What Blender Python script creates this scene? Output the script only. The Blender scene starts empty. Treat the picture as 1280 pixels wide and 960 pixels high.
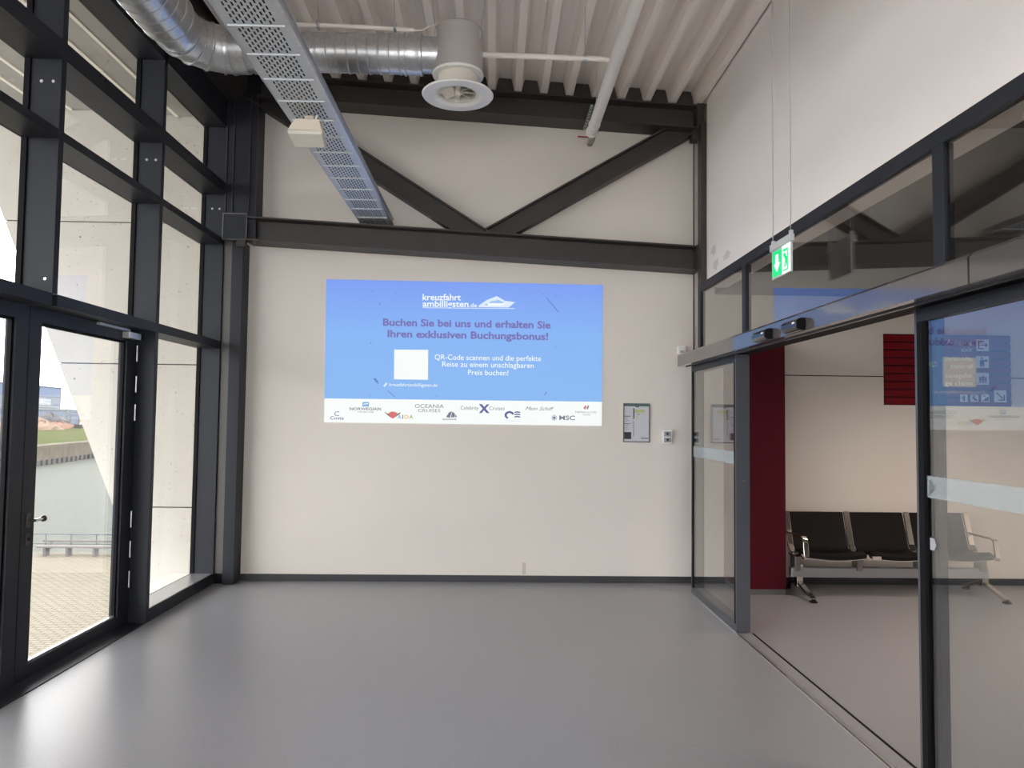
import bpy, bmesh, math, random
from mathutils import Vector, Matrix
random.seed(7)
D = bpy.data
COL = bpy.context.scene.collection
SC = bpy.context.scene

# ------------------------------------------------------------------ camera
F_PX, CXP, CYP = 920.0, 640.0, 480.0          # focal length and centre in pixels of the 1280x960 frame
CAM = Vector((0, 0, 1.68))
_d = Vector((617 - CXP, -(524 - CYP), -F_PX)).normalized()
_up = Vector((math.sin(0.013), math.cos(0.013), 0))
_z = (_up - _d * _up.dot(_d)).normalized()
_x = _d.cross(_z)
ROT = Matrix((_x, _d, _z))                     # camera axes -> room axes
cam_d = D.cameras.new('camera'); cam_d.sensor_width = 36; cam_d.lens = 36 * F_PX / 1280
cam_d.clip_start = 0.05; cam_d.clip_end = 2000
cam = D.objects.new('camera', cam_d); COL.objects.link(cam)
cam.matrix_world = Matrix.Translation(CAM) @ ROT.to_4x4()
SC.camera = cam

def ray(px, py): return ROT @ Vector((px - CXP, -(py - CYP), -F_PX))
def onY(px, py, Y): r = ray(px, py); return CAM + r * (Y / r.y)
def onZ(px, py, Z): r = ray(px, py); return CAM + r * ((Z - CAM.z) / r.z)

# ------------------------------------------------------------------ world, lights, exposure
SKY_STRENGTH = 8.8
w = D.worlds.new('sky'); SC.world = w; w.use_nodes = True
nt = w.node_tree; nt.nodes.clear()
o_ = nt.nodes.new('ShaderNodeOutputWorld'); bg = nt.nodes.new('ShaderNodeBackground')
tc = nt.nodes.new('ShaderNodeTexCoord'); nz = nt.nodes.new('ShaderNodeTexNoise'); rp = nt.nodes.new('ShaderNodeValToRGB')
nz.inputs['Scale'].default_value = 3.0; nz.inputs['Detail'].default_value = 5
rp.color_ramp.elements[0].position = 0.35; rp.color_ramp.elements[0].color = (0.84, 0.90, 1.0, 1)
rp.color_ramp.elements[1].position = 0.65; rp.color_ramp.elements[1].color = (1.0, 0.965, 0.925, 1)
nt.links.new(tc.outputs['Generated'], nz.inputs['Vector']); nt.links.new(nz.outputs['Fac'], rp.inputs['Fac'])
nt.links.new(rp.outputs['Color'], bg.inputs['Color']); bg.inputs['Strength'].default_value = SKY_STRENGTH
nt.links.new(bg.outputs[0], o_.inputs[0])
sd = D.lights.new('sun', 'SUN'); sd.energy = 1.5; sd.angle = math.radians(3); sd.color = (1, 0.93, 0.82)
sun = D.objects.new('sun', sd); COL.objects.link(sun)
sun.rotation_euler = Vector((-0.55, 0.45, -0.75)).to_track_quat('-Z', 'Y').to_euler()   # from over the roof behind
SC.view_settings.view_transform = 'Standard'; SC.view_settings.look = 'None'
SC.view_settings.gamma = 1.0; SC.view_settings.use_curve_mapping = False
SC.view_settings.exposure = 0.0

# ------------------------------------------------------------------ materials
MATS = {}
def mat(name, col, rough=0.6, metal=0.0, noise=None, bump=None, spec=0.5, emis=None, estr=0.0, stretch=None):
    """principled material; noise=(scale, second colour, contrast), bump=(scale, strength)"""
    if name in MATS: return MATS[name]
    m = D.materials.new(name); m.use_nodes = True; n = m.node_tree; b = n.nodes['Principled BSDF']
    b.inputs['Base Color'].default_value = (*col, 1); b.inputs['Roughness'].default_value = rough
    b.inputs['Metallic'].default_value = metal; b.inputs['Specular IOR Level'].default_value = spec
    if emis: b.inputs['Emission Color'].default_value = (*emis, 1); b.inputs['Emission Strength'].default_value = estr
    def coords():
        t = n.nodes.new('ShaderNodeTexCoord')
        if not stretch: return t.outputs['Object']
        mp = n.nodes.new('ShaderNodeMapping'); mp.inputs['Scale'].default_value = stretch
        n.links.new(t.outputs['Object'], mp.inputs['Vector']); return mp.outputs['Vector']
    if noise:
        x = n.nodes.new('ShaderNodeTexNoise'); x.inputs['Scale'].default_value = noise[0]; x.inputs['Detail'].default_value = 6
        r = n.nodes.new('ShaderNodeValToRGB'); k = noise[2]
        r.color_ramp.elements[0].position = 0.5 - k; r.color_ramp.elements[0].color = (*noise[1], 1)
        r.color_ramp.elements[1].position = 0.5 + k; r.color_ramp.elements[1].color = (*col, 1)
        n.links.new(coords(), x.inputs['Vector']); n.links.new(x.outputs['Fac'], r.inputs['Fac'])
        n.links.new(r.outputs['Color'], b.inputs['Base Color'])
    if bump:
        x = n.nodes.new('ShaderNodeTexNoise'); x.inputs['Scale'].default_value = bump[0]; x.inputs['Detail'].default_value = 4
        p = n.nodes.new('ShaderNodeBump'); p.inputs['Strength'].default_value = bump[1]; p.inputs['Distance'].default_value = 0.01
        n.links.new(coords(), x.inputs['Vector']); n.links.new(x.outputs['Fac'], p.inputs['Height'])
        n.links.new(p.outputs['Normal'], b.inputs['Normal'])
    MATS[name] = m
    return m

def glass_mat(name, tint, ior=1.5):
    m = D.materials.new(name); m.use_nodes = True; n = m.node_tree; n.nodes.clear()
    o = n.nodes.new('ShaderNodeOutputMaterial'); mx = n.nodes.new('ShaderNodeMixShader')
    t = n.nodes.new('ShaderNodeBsdfTransparent'); t.inputs['Color'].default_value = (*tint, 1)
    g = n.nodes.new('ShaderNodeBsdfGlossy'); g.inputs['Roughness'].default_value = 0.0; g.inputs['Color'].default_value = (1, 1, 1, 1)
    fr = n.nodes.new('ShaderNodeFresnel'); ge = n.nodes.new('ShaderNodeNewGeometry')
    mi = n.nodes.new('ShaderNodeMix'); mi.data_type = 'FLOAT'
    mi.inputs[2].default_value = ior; mi.inputs[3].default_value = 1.0 / ior      # both faces of the pane reflect alike
    n.links.new(ge.outputs['Backfacing'], mi.inputs[0]); n.links.new(mi.outputs[0], fr.inputs['IOR'])
    n.links.new(fr.outputs[0], mx.inputs[0]); n.links.new(t.outputs[0], mx.inputs[1]); n.links.new(g.outputs[0], mx.inputs[2])
    n.links.new(mx.outputs[0], o.inputs[0]); MATS[name] = m
    return m

M = dict(
    wall=mat('plaster_white_dimmed', (0.715, 0.665, 0.608), 0.85, noise=(1.1, (0.68, 0.63, 0.577), 0.25), bump=(180, 0.05)),  # same plaster, darkened because less light falls on the end wall
    wallr=mat('plaster_white', (0.83, 0.78, 0.75), 0.85, noise=(0.9, (0.795, 0.745, 0.715), 0.25), bump=(180, 0.05)),
    floor=mat('linoleum_grey', (0.318, 0.318, 0.335), 0.32, noise=(70, (0.284, 0.284, 0.30), 0.2), bump=(25, 0.03)),
    anth=mat('anthracite_powder_coat', (0.020, 0.022, 0.029), 0.45, bump=(400, 0.03), spec=0.22),
    black=mat('black_gasket', (0.005, 0.005, 0.006), 0.6, spec=0.12),
    steel=mat('dark_brown_steel_paint', (0.040, 0.033, 0.031), 0.5, noise=(9, (0.034, 0.028, 0.026), 0.2)),
    base=mat('dark_skirting', (0.03, 0.031, 0.035), 0.5),
    deck=mat('deck_sheet_paint', (0.86, 0.785, 0.725), 0.45, noise=(6, (0.80, 0.73, 0.675), 0.2), stretch=(1, 0.15, 1)),
    galv=mat('galvanised_sheet', (0.62, 0.63, 0.65), 0.32, 0.85, noise=(40, (0.50, 0.51, 0.53), 0.2)),
    tray=mat('zinc_tray', (0.55, 0.58, 0.61), 0.45, 0.4, noise=(30, (0.50, 0.53, 0.56), 0.2)),
    alu=mat('aluminium', (0.62, 0.62, 0.63), 0.35, 0.8),
    chrome=mat('chrome', (0.80, 0.77, 0.72), 0.14, 1.0),
    whitep=mat('white_paint', (0.80, 0.79, 0.77), 0.4),
    pipe=mat('white_pipe_paint', (0.80, 0.75, 0.70), 0.4),
    cream=mat('cream_plastic', (0.62, 0.55, 0.44), 0.5),
    redv=mat('red_valve_handle', (0.35, 0.03, 0.03), 0.4),
    head=mat('grey_header_cover', (0.20, 0.188, 0.185), 0.07, 0.6),
    leaf=mat('grey_leaf_frame', (0.085, 0.09, 0.105), 0.35, 0.3),
    red=mat('dark_red_panel', (0.070, 0.004, 0.010), 0.5, spec=0.15),
    signred=mat('sign_red', (0.16, 0.003, 0.008), 0.45, spec=0.2),
    seat=mat('black_seat_pad', (0.006, 0.005, 0.005), 0.6, bump=(200, 0.05), spec=0.15),
    print_w=mat('print_white', (0.75, 0.75, 0.78), 0.6),
    print_k=mat('print_dark', (0.03, 0.035, 0.035), 0.6),
    print_g=mat('print_green', (0.06, 0.12, 0.10), 0.6),
    print_y=mat('print_yellow_green', (0.45, 0.50, 0.20), 0.6),
    film=mat('frosted_film', (0.55, 0.58, 0.58), 0.7),
    conc=mat('fair_faced_concrete', (0.47, 0.445, 0.40), 0.8, noise=(1.3, (0.415, 0.392, 0.352), 0.25), bump=(40, 0.15), spec=0.2),
    soff=mat('soffit_sheet', (0.36, 0.345, 0.32), 0.6, noise=(5, (0.30, 0.29, 0.27), 0.25)),
    soffl=mat('soffit_pale_strip', (0.86, 0.80, 0.72), 0.6),
    g_win=glass_mat('window_glass', (0.985, 0.98, 0.97), 1.45),
    g_door=glass_mat('door_glass', (0.90, 0.905, 0.89), 2.15),
    g_side=glass_mat('tinted_partition_glass', (0.87, 0.87, 0.855), 1.85),
    emg=mat('exit_green', (0.0, 0.35, 0.10), 0.4, emis=(0.0, 0.75, 0.22), estr=0.75),
    emw=mat('exit_white', (0.7, 0.8, 0.7), 0.4, emis=(0.75, 1.0, 0.80), estr=0.9),
)

def pores(m):
    """small dark air holes in the cast surface"""
    n = m.node_tree; b = n.nodes['Principled BSDF']; src = b.inputs['Base Color'].links[0].from_socket
    t = n.nodes.new('ShaderNodeTexCoord'); x = n.nodes.new('ShaderNodeTexNoise'); x.inputs['Scale'].default_value = 34; x.inputs['Detail'].default_value = 2
    r = n.nodes.new('ShaderNodeValToRGB'); r.color_ramp.elements[0].position = 0.675; r.color_ramp.elements[1].position = 0.71
    mx = n.nodes.new('ShaderNodeMix'); mx.data_type = 'RGBA'
    n.links.new(t.outputs['Object'], x.inputs['Vector']); n.links.new(x.outputs['Fac'], r.inputs['Fac'])
    n.links.new(r.outputs['Color'], mx.inputs[0]); n.links.new(src, mx.inputs[6]); mx.inputs[7].default_value = (.16, .155, .14, 1)
    n.links.new(mx.outputs[2], b.inputs['Base Color'])
pores(M['conc'])

# ------------------------------------------------------------------ mesh helpers
class MB:
    def __init__(s): s.v = []; s.f = []
    def add(s, vs, fs):
        n = len(s.v); s.v += [tuple(p) for p in vs]; s.f += [tuple(i + n for i in q) for q in fs]; return s
    def box(s, x0, x1, y0, y1, z0, z1):
        x0, x1 = sorted((x0, x1)); y0, y1 = sorted((y0, y1)); z0, z1 = sorted((z0, z1))
        return s.add([(x0,y0,z0),(x1,y0,z0),(x1,y1,z0),(x0,y1,z0),(x0,y0,z1),(x1,y0,z1),(x1,y1,z1),(x0,y1,z1)],
                     [(3,2,1,0),(4,5,6,7),(0,1,5,4),(1,2,6,5),(2,3,7,6),(3,0,4,7)])
    def prism(s, poly, axis, a, b):
        """poly = outline in the other two axes (x,y,z order), extruded along axis from a to b"""
        def P(u, v, t): return {'x': (t, u, v), 'y': (u, t, v), 'z': (u, v, t)}[axis]
        n = len(poly)
        return s.add([P(u, v, a) for u, v in poly] + [P(u, v, b) for u, v in poly],
                     [tuple(range(n))[::-1], tuple(range(n, 2*n))] + [(i, (i+1) % n, n+(i+1) % n, n+i) for i in range(n)])
    def sweep(s, pts, prof, up=Vector((0, 0, 1)), close=True):
        """profile (list of (side, up) pairs) swept along pts with mitred frames"""
        pts = [Vector(p) for p in pts]; rings = []
        for i, p in enumerate(pts):
            a = (pts[i] - pts[i-1]).normalized() if i else None
            b = (pts[i+1] - pts[i]).normalized() if i < len(pts)-1 else None
            t = (a + b).normalized() if a and b else (a or b)
            sd = t.cross(up)
            if sd.length < 1e-4: sd = t.cross(Vector((0, 1, 0)))
            sd.normalize(); u = sd.cross(t).normalized()
            k = 1.0 / max(0.5, t.dot(b or a)) if (a and b) else 1.0
            rings.append([p + sd * q[0] * 1.0 + u * q[1] for q in prof])
        n = len(prof); vs = [v for r in rings for v in r]; fs = []
        for j in range(len(rings)-1):
            for i in range(n): fs.append((j*n+i, j*n+(i+1) % n, (j+1)*n+(i+1) % n, (j+1)*n+i))
        fs += [tuple(range(n))[::-1], tuple(range((len(rings)-1)*n, len(rings)*n))]
        return s.add(vs, fs)
    def tube(s, pts, r, n=12):
        return s.sweep(pts, [(r*math.cos(2*math.pi*i/n), r*math.sin(2*math.pi*i/n)) for i in range(n)])
    def bar(s, p0, p1, wd, ht): return s.sweep([p0, p1], [(-wd/2,-ht/2),(wd/2,-ht/2),(wd/2,ht/2),(-wd/2,ht/2)])
    def lathe(s, c, prof, n=32, axis='z'):
        """prof = (radius, height) pairs revolved about a vertical axis through c"""
        vs = []; fs = []; c = Vector(c)
        for r, h in prof:
            for i in range(n):
                a = 2*math.pi*i/n
                if axis == 'z': vs.append(c + Vector((r*math.cos(a), r*math.sin(a), h)))
                elif axis == 'y': vs.append(c + Vector((r*math.cos(a), h, r*math.sin(a))))
                else: vs.append(c + Vector((h, r*math.cos(a), r*math.sin(a))))
        for j in range(len(prof)-1):
            for i in range(n): fs.append((j*n+i, j*n+(i+1) % n, (j+1)*n+(i+1) % n, (j+1)*n+i))
        return s.add(vs, fs)
    def obj(s, name, m, parent=None, smooth=False, bevel=0):
        me = D.meshes.new(name); me.from_pydata(s.v, [], s.f); me.update()
        bm = bmesh.new(); bm.from_mesh(me); bmesh.ops.recalc_face_normals(bm, faces=bm.faces[:]); bm.to_mesh(me); bm.free()
        me.materials.append(MATS[m] if isinstance(m, str) and m in MATS else (M[m] if isinstance(m, str) else m))
        if smooth:
            for p in me.polygons: p.use_smooth = True
            try: me.set_sharp_from_angle(angle=math.radians(35))
            except Exception: pass
        return link(name, me, parent, bevel)

WL = {}                                          # where each object's own origin stands in the room
def link(name, me, parent=None, bevel=0):
    o = D.objects.new(name, me); COL.objects.link(o); WL[o.name] = Vector((0, 0, 0))
    if parent: o.parent = parent; o.location = -WL[parent.name]
    if bevel:
        b = o.modifiers.new('bevel', 'BEVEL'); b.width = bevel; b.segments = 2; b.limit_method = 'ANGLE'
    return o
def tag(o, label=None, cat=None, group=None, kind=None):
    if label: o['label'] = label
    if cat: o['category'] = cat
    if group: o['group'] = group
    if kind: o['kind'] = kind
    return o
def thing(name, label, cat, loc, group=None, kind=None):
    o = D.objects.new(name, None); COL.objects.link(o); o.empty_display_size = 0.1
    o.location = loc; WL[o.name] = Vector(loc); return tag(o, label, cat, group, kind)
def box(name, m, b, parent=None, bevel=0): return MB().box(*b).obj(name, m, parent, bevel=bevel)
def struct(name, m, b, label, parent=None): return tag(box(name, m, b, parent), label, kind='structure')

def text(body, m, parent, p0, p1, h, thick=0.0, name='lettering', shear=0.0, wall='y', lift=0.004, fit=True):
    """one line of lettering from p0 to p1 along its baseline (world points on a wall facing -y), capital height h"""
    cu = D.curves.new('txt', 'FONT'); cu.body = body; cu.size = 1.0; cu.offset = thick; cu.shear = shear; cu.extrude = 0.0
    cu.resolution_u = 3
    t = D.objects.new('txt', cu); COL.objects.link(t); bpy.context.view_layer.update()
    dg = bpy.context.evaluated_depsgraph_get(); me = D.meshes.new_from_object(t.evaluated_get(dg))
    D.objects.remove(t); D.curves.remove(cu)
    xs = [v.co.x for v in me.vertices]; x0, x1 = min(xs), max(xs); L = (Vector(p1) - Vector(p0)).length
    k = h / 0.69; kx = L / (x1 - x0) if fit else k
    dx = (Vector(p1) - Vector(p0)).normalized(); nrm = Vector((0, -1, 0)); up = Vector((0, 0, 1))
    for v in me.vertices:
        q = Vector(p0) + dx * ((v.co.x - x0) * kx) + up * (v.co.y * k) + nrm * lift
        v.co = q
    me.materials.clear(); me.materials.append(m); me.update()
    o = link(name, me, parent); o['kind'] = 'stuff'; return o

XL, XG, YB = -2.785, -3.0, 7.70                  # facade inner face, facade glass, back wall
Y0 = -4.0                                        # far end of the hall, behind the camera
def deck_z(x): return 4.97 + 0.05 * (2.15 - x)

# ================================================================== SETTING
struct('floor', 'floor', (-2.985, 7.0, Y0, YB, -0.3, 0.0), 'grey linoleum floor running through both rooms')
wb = struct('wall_back', 'wall', (-3.05, 7.0, YB, YB + 0.2, -0.3, 5.7), 'off-white plastered end wall carrying the projected picture')
struct('baseboard_back', 'base', (-2.57, 7.0, YB - 0.014, YB, 0, 0.068), 'thin dark skirting along the foot of the end wall')
struct('wall_right', 'wallr', (2.13, 2.33, Y0, 7.30, 3.03, 5.7), 'white wall above the glazed partition')
struct('wall_side', 'wall', (7.0, 7.2, Y0, YB + .2, -0.3, 5.7), 'far wall of the waiting room beyond the sliding door')
struct('trim_3', 'print_k', (2.9, 7.0, YB - 0.003, YB, 2.176, 2.186), 'fine horizontal joint line on the waiting room wall')
struct('trim_4', 'steel', (2.098, 2.108, YB - 0.012, YB, 2.42, 4.80), 'thin vertical cable line beside the right end of the truss')
# room behind the camera: partition stub and low wall keep the hall closed on the right
struct('wall_front', 'wall', (2.13, 7.2, Y0 - .2, Y0, -0.3, 5.7), 'wall closing the waiting room behind the viewer')
cm = mat('roof_slab', (0.25, 0.24, 0.23), 0.8)
ceil = struct('ceiling', cm, (-3.05, 7.2, Y0 - .2, YB + .2, 5.5, 5.7), 'corrugated metal roof deck with narrow light ribs')
struct('ceiling_side', mat('dark_ceiling', (0.03, 0.028, 0.026), 0.8), (2.33, 7.0, Y0, YB, 3.03, 3.15), 'dark suspended ceiling of the waiting room')
# corrugated deck: one trapezoid rib per child
P = 0.2685
def rib_mesh():
    pr = [(-P/2, .150), (-0.072, .150), (-0.062, .13), (-0.034, 0), (0.034, 0), (0.062, .13), (0.072, .150), (P/2, .150)]
    mb = MB(); n = len(pr); th = 0.004
    lo = [(x, z - 0.05 * x) for x, z in pr]; outl = lo + [(x, z + th) for x, z in reversed(lo)]
    vs = [(x, Y0, z) for x, z in outl] + [(x, 7.56, z) for x, z in outl]; N = 2 * n; fs = []
    for i in range(N): fs.append((i, (i+1) % N, N + (i+1) % N, N + i))
    for i in range(n - 1):
        fs.append((i, i+1, N-2-i, N-1-i)); fs.append((N+i, N+i+1, N+N-2-i, N+N-1-i))
    mb.add(vs, fs); return mb
rib0 = rib_mesh().obj('deck_rib', 'deck', ceil); me0 = rib0.data
for k in range(-10, 9):
    o = rib0 if k == -10 else link('deck_rib', me0, ceil)
    x = -0.06 + P * k; o.location = (x, 0, deck_z(x))
    if k == 8: edge_x = x + P/2
MB().box(edge_x, 2.13, Y0, 7.4, deck_z(2.13) - 0.012, deck_z(2.13) - 0.002).obj('deck_edge_trim', 'deck', ceil)
MB().prism([(-2.9, deck_z(-2.9) - .02), (2.12, deck_z(2.12) - .02), (2.12, deck_z(2.12) + .17), (-2.9, deck_z(-2.9) + .17)], 'y', 7.50, 7.57).obj('closure_strip', 'steel', ceil)  # added dark filler, hides the lit wall behind the rib ends
# dark edge beam under the deck along the glass front
struct('trim_5', 'steel', (-3.05, -2.58, Y0, 7.5, 4.93, 5.5), 'dark steel edge beam above the glass front')

# ------------------------------------------------------------------ glass front on the left
cw = thing('window_1', 'tall dark-framed glass front on the left with deep mullions', None, (XL, 4.5, 0), kind='structure')
MULL = [7.52 - 1.425 * i for i in range(0, 9)]   # near faces of the mullions
LEV = [('sill', 0.0, 0.10), ('door_head', 2.365, 2.44), ('transom', 3.43, 3.49), ('main_rail', 3.945, 4.06), ('top_rail', 4.65, 4.95)]
mull_me = None
for i, y in enumerate(MULL):
    door = i in (2,)
    z0 = 2.44 if door else 0.0
    mb = MB().box(XG - 0.02, XL, y, y + 0.055, z0, 4.95); o = mb.obj('mullion', 'anth', cw, bevel=0.004)
    if i < 4:
        for z in ((3.80,) if i else (3.80,)):
            for x in (-2.835, -2.91):
                b = MB(); b.lathe((x, y, z), [(0.001, -0.004), (0.009, -0.004), (0.011, 0.0)], 10, 'y'); b.obj('bolt', 'alu', o)
        if i == 2:
            b = MB(); b.lathe((-2.835, y, 2.53), [(0.001, -0.004), (0.009, -0.004), (0.011, 0.0)], 10, 'y'); b.obj('bolt', 'alu', o)
    # dark gasket strip between mullion and pane
    MB().box(XG - 0.014, XG + 0.022, y - 0.014, y, z0, 4.65).obj('gasket', 'black', o)
for i in range(len(MULL) - 1):
    ya, yb = MULL[i+1] + 0.055, MULL[i]
    door = i in (1, 2)
    for nm, a, b in LEV:
        if door and nm == 'sill': continue
        xin = XL + (0.012 if nm == 'main_rail' else 0)
        t = MB().box(XG - 0.02, xin - (0.0 if nm in ('main_rail', 'top_rail', 'door_head') else 0.002), ya - (0.055 if nm in ('main_rail', 'top_rail') else 0), yb, a, b).obj(nm, 'anth', cw)
        if nm == 'main_rail' and i < 3:
            for dy in (-0.035, 0.035):
                bb = MB(); bb.lathe((xin, ya + 0.40 + dy, 4.035), [(0.001, 0.003), (0.008, 0.003), (0.010, 0)], 10, 'x'); bb.obj('bolt', 'black', t)
    zs = [(0.10, 2.365), (2.44, 3.43), (3.49, 3.945), (4.06, 4.65)]
    for j, (a, b) in enumerate(zs):
        if door and j == 0: continue
        box('pane', 'g_win', (XG - 0.012, XG, ya, yb, a, b), cw)
    if i == 0:
        box('sill_cover', 'alu', (XG + 0.005, XL - 0.01, ya, yb, 0.10, 0.106), cw)
# added glazed end behind the camera, brightens the end wall from the front
ew = thing('added_window', 'added glazed end of the hall behind the viewer that brightens the end wall', None, (0, Y0, 0), kind='structure')
for x in (-2.985, -1.8, -0.55, 0.7, 1.9): box('mullion', 'anth', (x, x + 0.08, Y0 - 0.15, Y0, 0, 2.7), ew)
box('wall_panel', 'wall', (-2.985, 2.13, Y0 - 0.15, Y0, 2.7, 4.95), ew)  # solid above so less light reaches the top of the end wall
for z in (0.0, 2.6): box('transom', 'anth', (-2.985, 2.13, Y0 - 0.15, Y0, z, z + 0.1), ew)
for x0, x1 in ((-2.905, -1.8), (-1.72, -0.55), (-0.47, 0.7), (0.78, 1.9)): box('pane', 'g_win', (x0, x1, Y0 - 0.08, Y0 - 0.07, 0.1, 2.6), ew)
struct('trim_6', 'steel', (-3.05, 2.13, Y0 - 0.2, Y0, 4.95, 5.5), 'dark beam over the added glazed end behind the viewer')

# double door in the glass front
dr = thing('door_1', 'dark-framed glass double door in the glass front with lever handle', None, (-2.95, 4.67, 0), kind='structure')
def leaf(y0, y1, glass, hinge_y):
    f = MB(); xa, xb = -2.99, -2.925
    f.box(xa, xb, y0, glass[0], 0.012, 2.36).box(xa, xb, glass[1], y1, 0.012, 2.36)
    f.box(xa, xb, glass[0], glass[1], 0.012, 0.10).box(xa, xb, glass[0], glass[1], 2.268, 2.36)
    o = f.obj('door_leaf', 'anth', dr)
    b = MB(); g0, g1 = glass
    for q in ((g0, g0 + 0.018, 0.10, 2.268), (g1 - 0.018, g1, 0.10, 2.268), (g0, g1, 2.25, 2.268)):
        b.box(-2.965, -2.94, q[0], q[1], q[2], q[3])
    b.obj('glazing_bead', 'black', o)
    box('glazing_bead', 'alu', (-2.965, -2.94, g0 + .018, g1 - .018, 0.10, 0.112), o)
    box('pane', 'g_win', (-2.965, -2.953, g0, g1, 0.10, 2.268), o)
    return o
l1 = leaf(4.685, 6.075, (4.81, 5.915), 6.07); l2 = leaf(3.29, 4.675, (3.42, 4.55), 3.29)
hd = MB().box(-2.925, -2.917, 4.727, 4.763, 0.965, 1.055).obj('handle_plate', mat('dark_bronze', (.055, .048, .045), .35, .5), l1, bevel=0.003)
h = MB(); h.tube([(-2.92, 4.745, 1.01), (-2.875, 4.745, 1.01), (-2.872, 4.76, 1.01), (-2.872, 4.80, 1.012)], 0.010, 10)
h.obj('lever_handle', 'chrome', l1, smooth=True)
h = MB(); h.lathe((-2.872, 4.80, 1.012), [(0.001, 0), (0.014, 0.003), (0.020, 0.014), (0.020, 0.026), (0.013, 0.037), (0.001, 0.04)], 14, 'y'); h.obj('handle_knob', mat('bronze_knob', (0.09, 0.07, 0.065), 0.3, 0.6), l1, smooth=True)
h = MB(); h.box(-2.925, -2.917, 4.73, 4.76, 0.85, 0.925); h.obj('lock_plate', mat('dark_bronze', (.055, .048, .045), .35, .5), l1, bevel=0.004)
h = MB(); h.lathe((-2.917, 4.745, 0.892), [(0.010, 0), (0.010, 0.006), (0.001, 0.006)], 12, 'x'); h.obj('lock_cylinder', 'black', l1)
box('door_closer', 'alu', (-2.925, -2.865, 5.83, 6.02, 2.285, 2.335), l1, bevel=0.004)
box('closer_rail', 'alu', (-2.925, -2.895, 5.45, 5.90, 2.34, 2.36), l1, bevel=0.002)
for z in (2.18, 1.93, 1.70, 0.84, 0.60, 0.36):
    h = MB(); h.tube([(-2.915, 6.062, z - 0.065), (-2.915, 6.062, z + 0.065)], 0.006, 8); h.obj('hinge', 'alu', l1)
box('door_frame', 'anth', (-3.05, -2.93, 6.078, 6.096, 0, 2.365), dr)
box('door_frame', 'anth', (-3.05, -2.93, 3.25, 3.285, 0, 2.365), dr)
struct('trim_1', 'anth', (-3.05, XL, 3.30, 6.09, -0.02, 0.006), 'dark metal threshold strip at the glass double door')

# ------------------------------------------------------------------ steel in the corners and the truss
cc = thing('steel_column', 'dark steel column in the left corner between glass front and end wall', 'column', (-2.7, 7.55, 0))
box('column_flange', mat('grey_brown_steel', (0.075, 0.068, 0.062), 0.5), (-2.784, -2.692, 7.545, 7.60, 0.10, 3.50), cc)
box('base_block', 'black', (-2.784, -2.695, 7.54, 7.62, 0, 0.10), cc)
box('column_tube', 'anth', (-2.690, -2.575, 7.50, 7.699, 0, 3.46), cc, bevel=0.004)
box('column_post', 'anth', (-2.784, -2.455, 7.50, 7.699, 3.50, 5.45), cc)
for x in (-2.77, -2.70, -2.535, -2.462): box('post_lip', 'steel', (x, x + 0.007, 7.482, 7.50, 3.76, 5.0), cc)
g = MB(); g.box(-2.784, -2.535, 7.475, 7.50, 3.47, 3.745); pl = g.obj('end_plate', 'anth', cc)
lip = mat('plate_edge', (0.10, 0.10, 0.11), 0.4)
for q in ((-2.784, -2.772, 3.47, 3.745), (-2.545, -2.535, 3.47, 3.745), (-2.784, -2.535, 3.735, 3.747), (-2.784, -2.535, 3.468, 3.48)):
    box('plate_edge', lip, (q[0], q[1], 7.468, 7.476, q[2], q[3]), pl)
MB().box(-2.63, -2.54, 7.45, 7.50, 3.40, 3.47).obj('bracket', 'steel', cc)

tr = thing('roof_truss', 'dark steel roof truss with two diagonals across the end wall', 'truss', (-0.2, 7.56, 3.5))
def ibeam(name, p0, p1, hgt, wid, tf=0.016, tw=0.012, yc=7.555, cut=False):
    """I-beam in the wall plane from p0 to p1 (x,z): web flat to the wall, flanges top and bottom"""
    a, b = Vector((p0[0], 0, p0[1])), Vector((p1[0], 0, p1[1])); d = (b - a).normalized(); n = Vector((-d.z, 0, d.x))
    o = D.objects; root = None; mb = MB()
    def slab(n0, n1, y0, y1):
        def end(o_, line):               # slide an edge point along the beam until it meets a chord
            q = o_.copy()
            for _ in range(12): q = q + d * ((line(q.x) - q.z) / d.z)
            return q
        lo_ = lambda x: zc(x) + 0.1215
        hi_ = lambda x: zt(x) - 0.1215
        c = [a + n*n0, b + n*n0, b + n*n1, a + n*n1]
        if cut: c = [end(c[0], hi_), end(c[1], lo_), end(c[2], lo_), end(c[3], hi_)]
        mb.add([(q.x, y0, q.z) for q in c] + [(q.x, y1, q.z) for q in c], [(0,1,2,3),(7,6,5,4),(0,4,5,1),(1,5,6,2),(2,6,7,3),(3,7,4,0)])
    h2 = hgt / 2
    slab(-h2 + tf, h2 - tf, yc - tw/2, yc + tw/2)
    slab(-h2, -h2 + tf, yc - wid/2, yc + wid/2); slab(h2 - tf, h2, yc - wid/2, yc + wid/2)
    return mb.obj(name, 'steel', tr)
zc = lambda x: 3.582 - 0.0485 * (x + 2.5)        # bottom chord centre line
zt = lambda x: 5.00 - 0.0515 * (x + 1.16)        # top chord centre line
ibeam('bottom_chord', (-2.535, zc(-2.535)), (2.10, zc(2.10)), 0.245, 0.27)
ibeam('top_chord', (-2.455, zt(-2.455)), (2.12, zt(2.12)), 0.245, 0.27)
ibeam('diagonal', (-2.40, 4.955), (-0.24, 3.60), 0.20, 0.16, cut=True)
ibeam('diagonal', (2.04, 4.79), (0.02, 3.60), 0.20, 0.16, cut=True)
for x in (2.06,):
    box('end_plate', 'steel', (x, 2.128, 7.405, 7.69, 4.70, 4.965), tr); box('end_plate', 'steel', (x, 2.10, 7.405, 7.69, 3.235, 3.49), tr)
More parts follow.
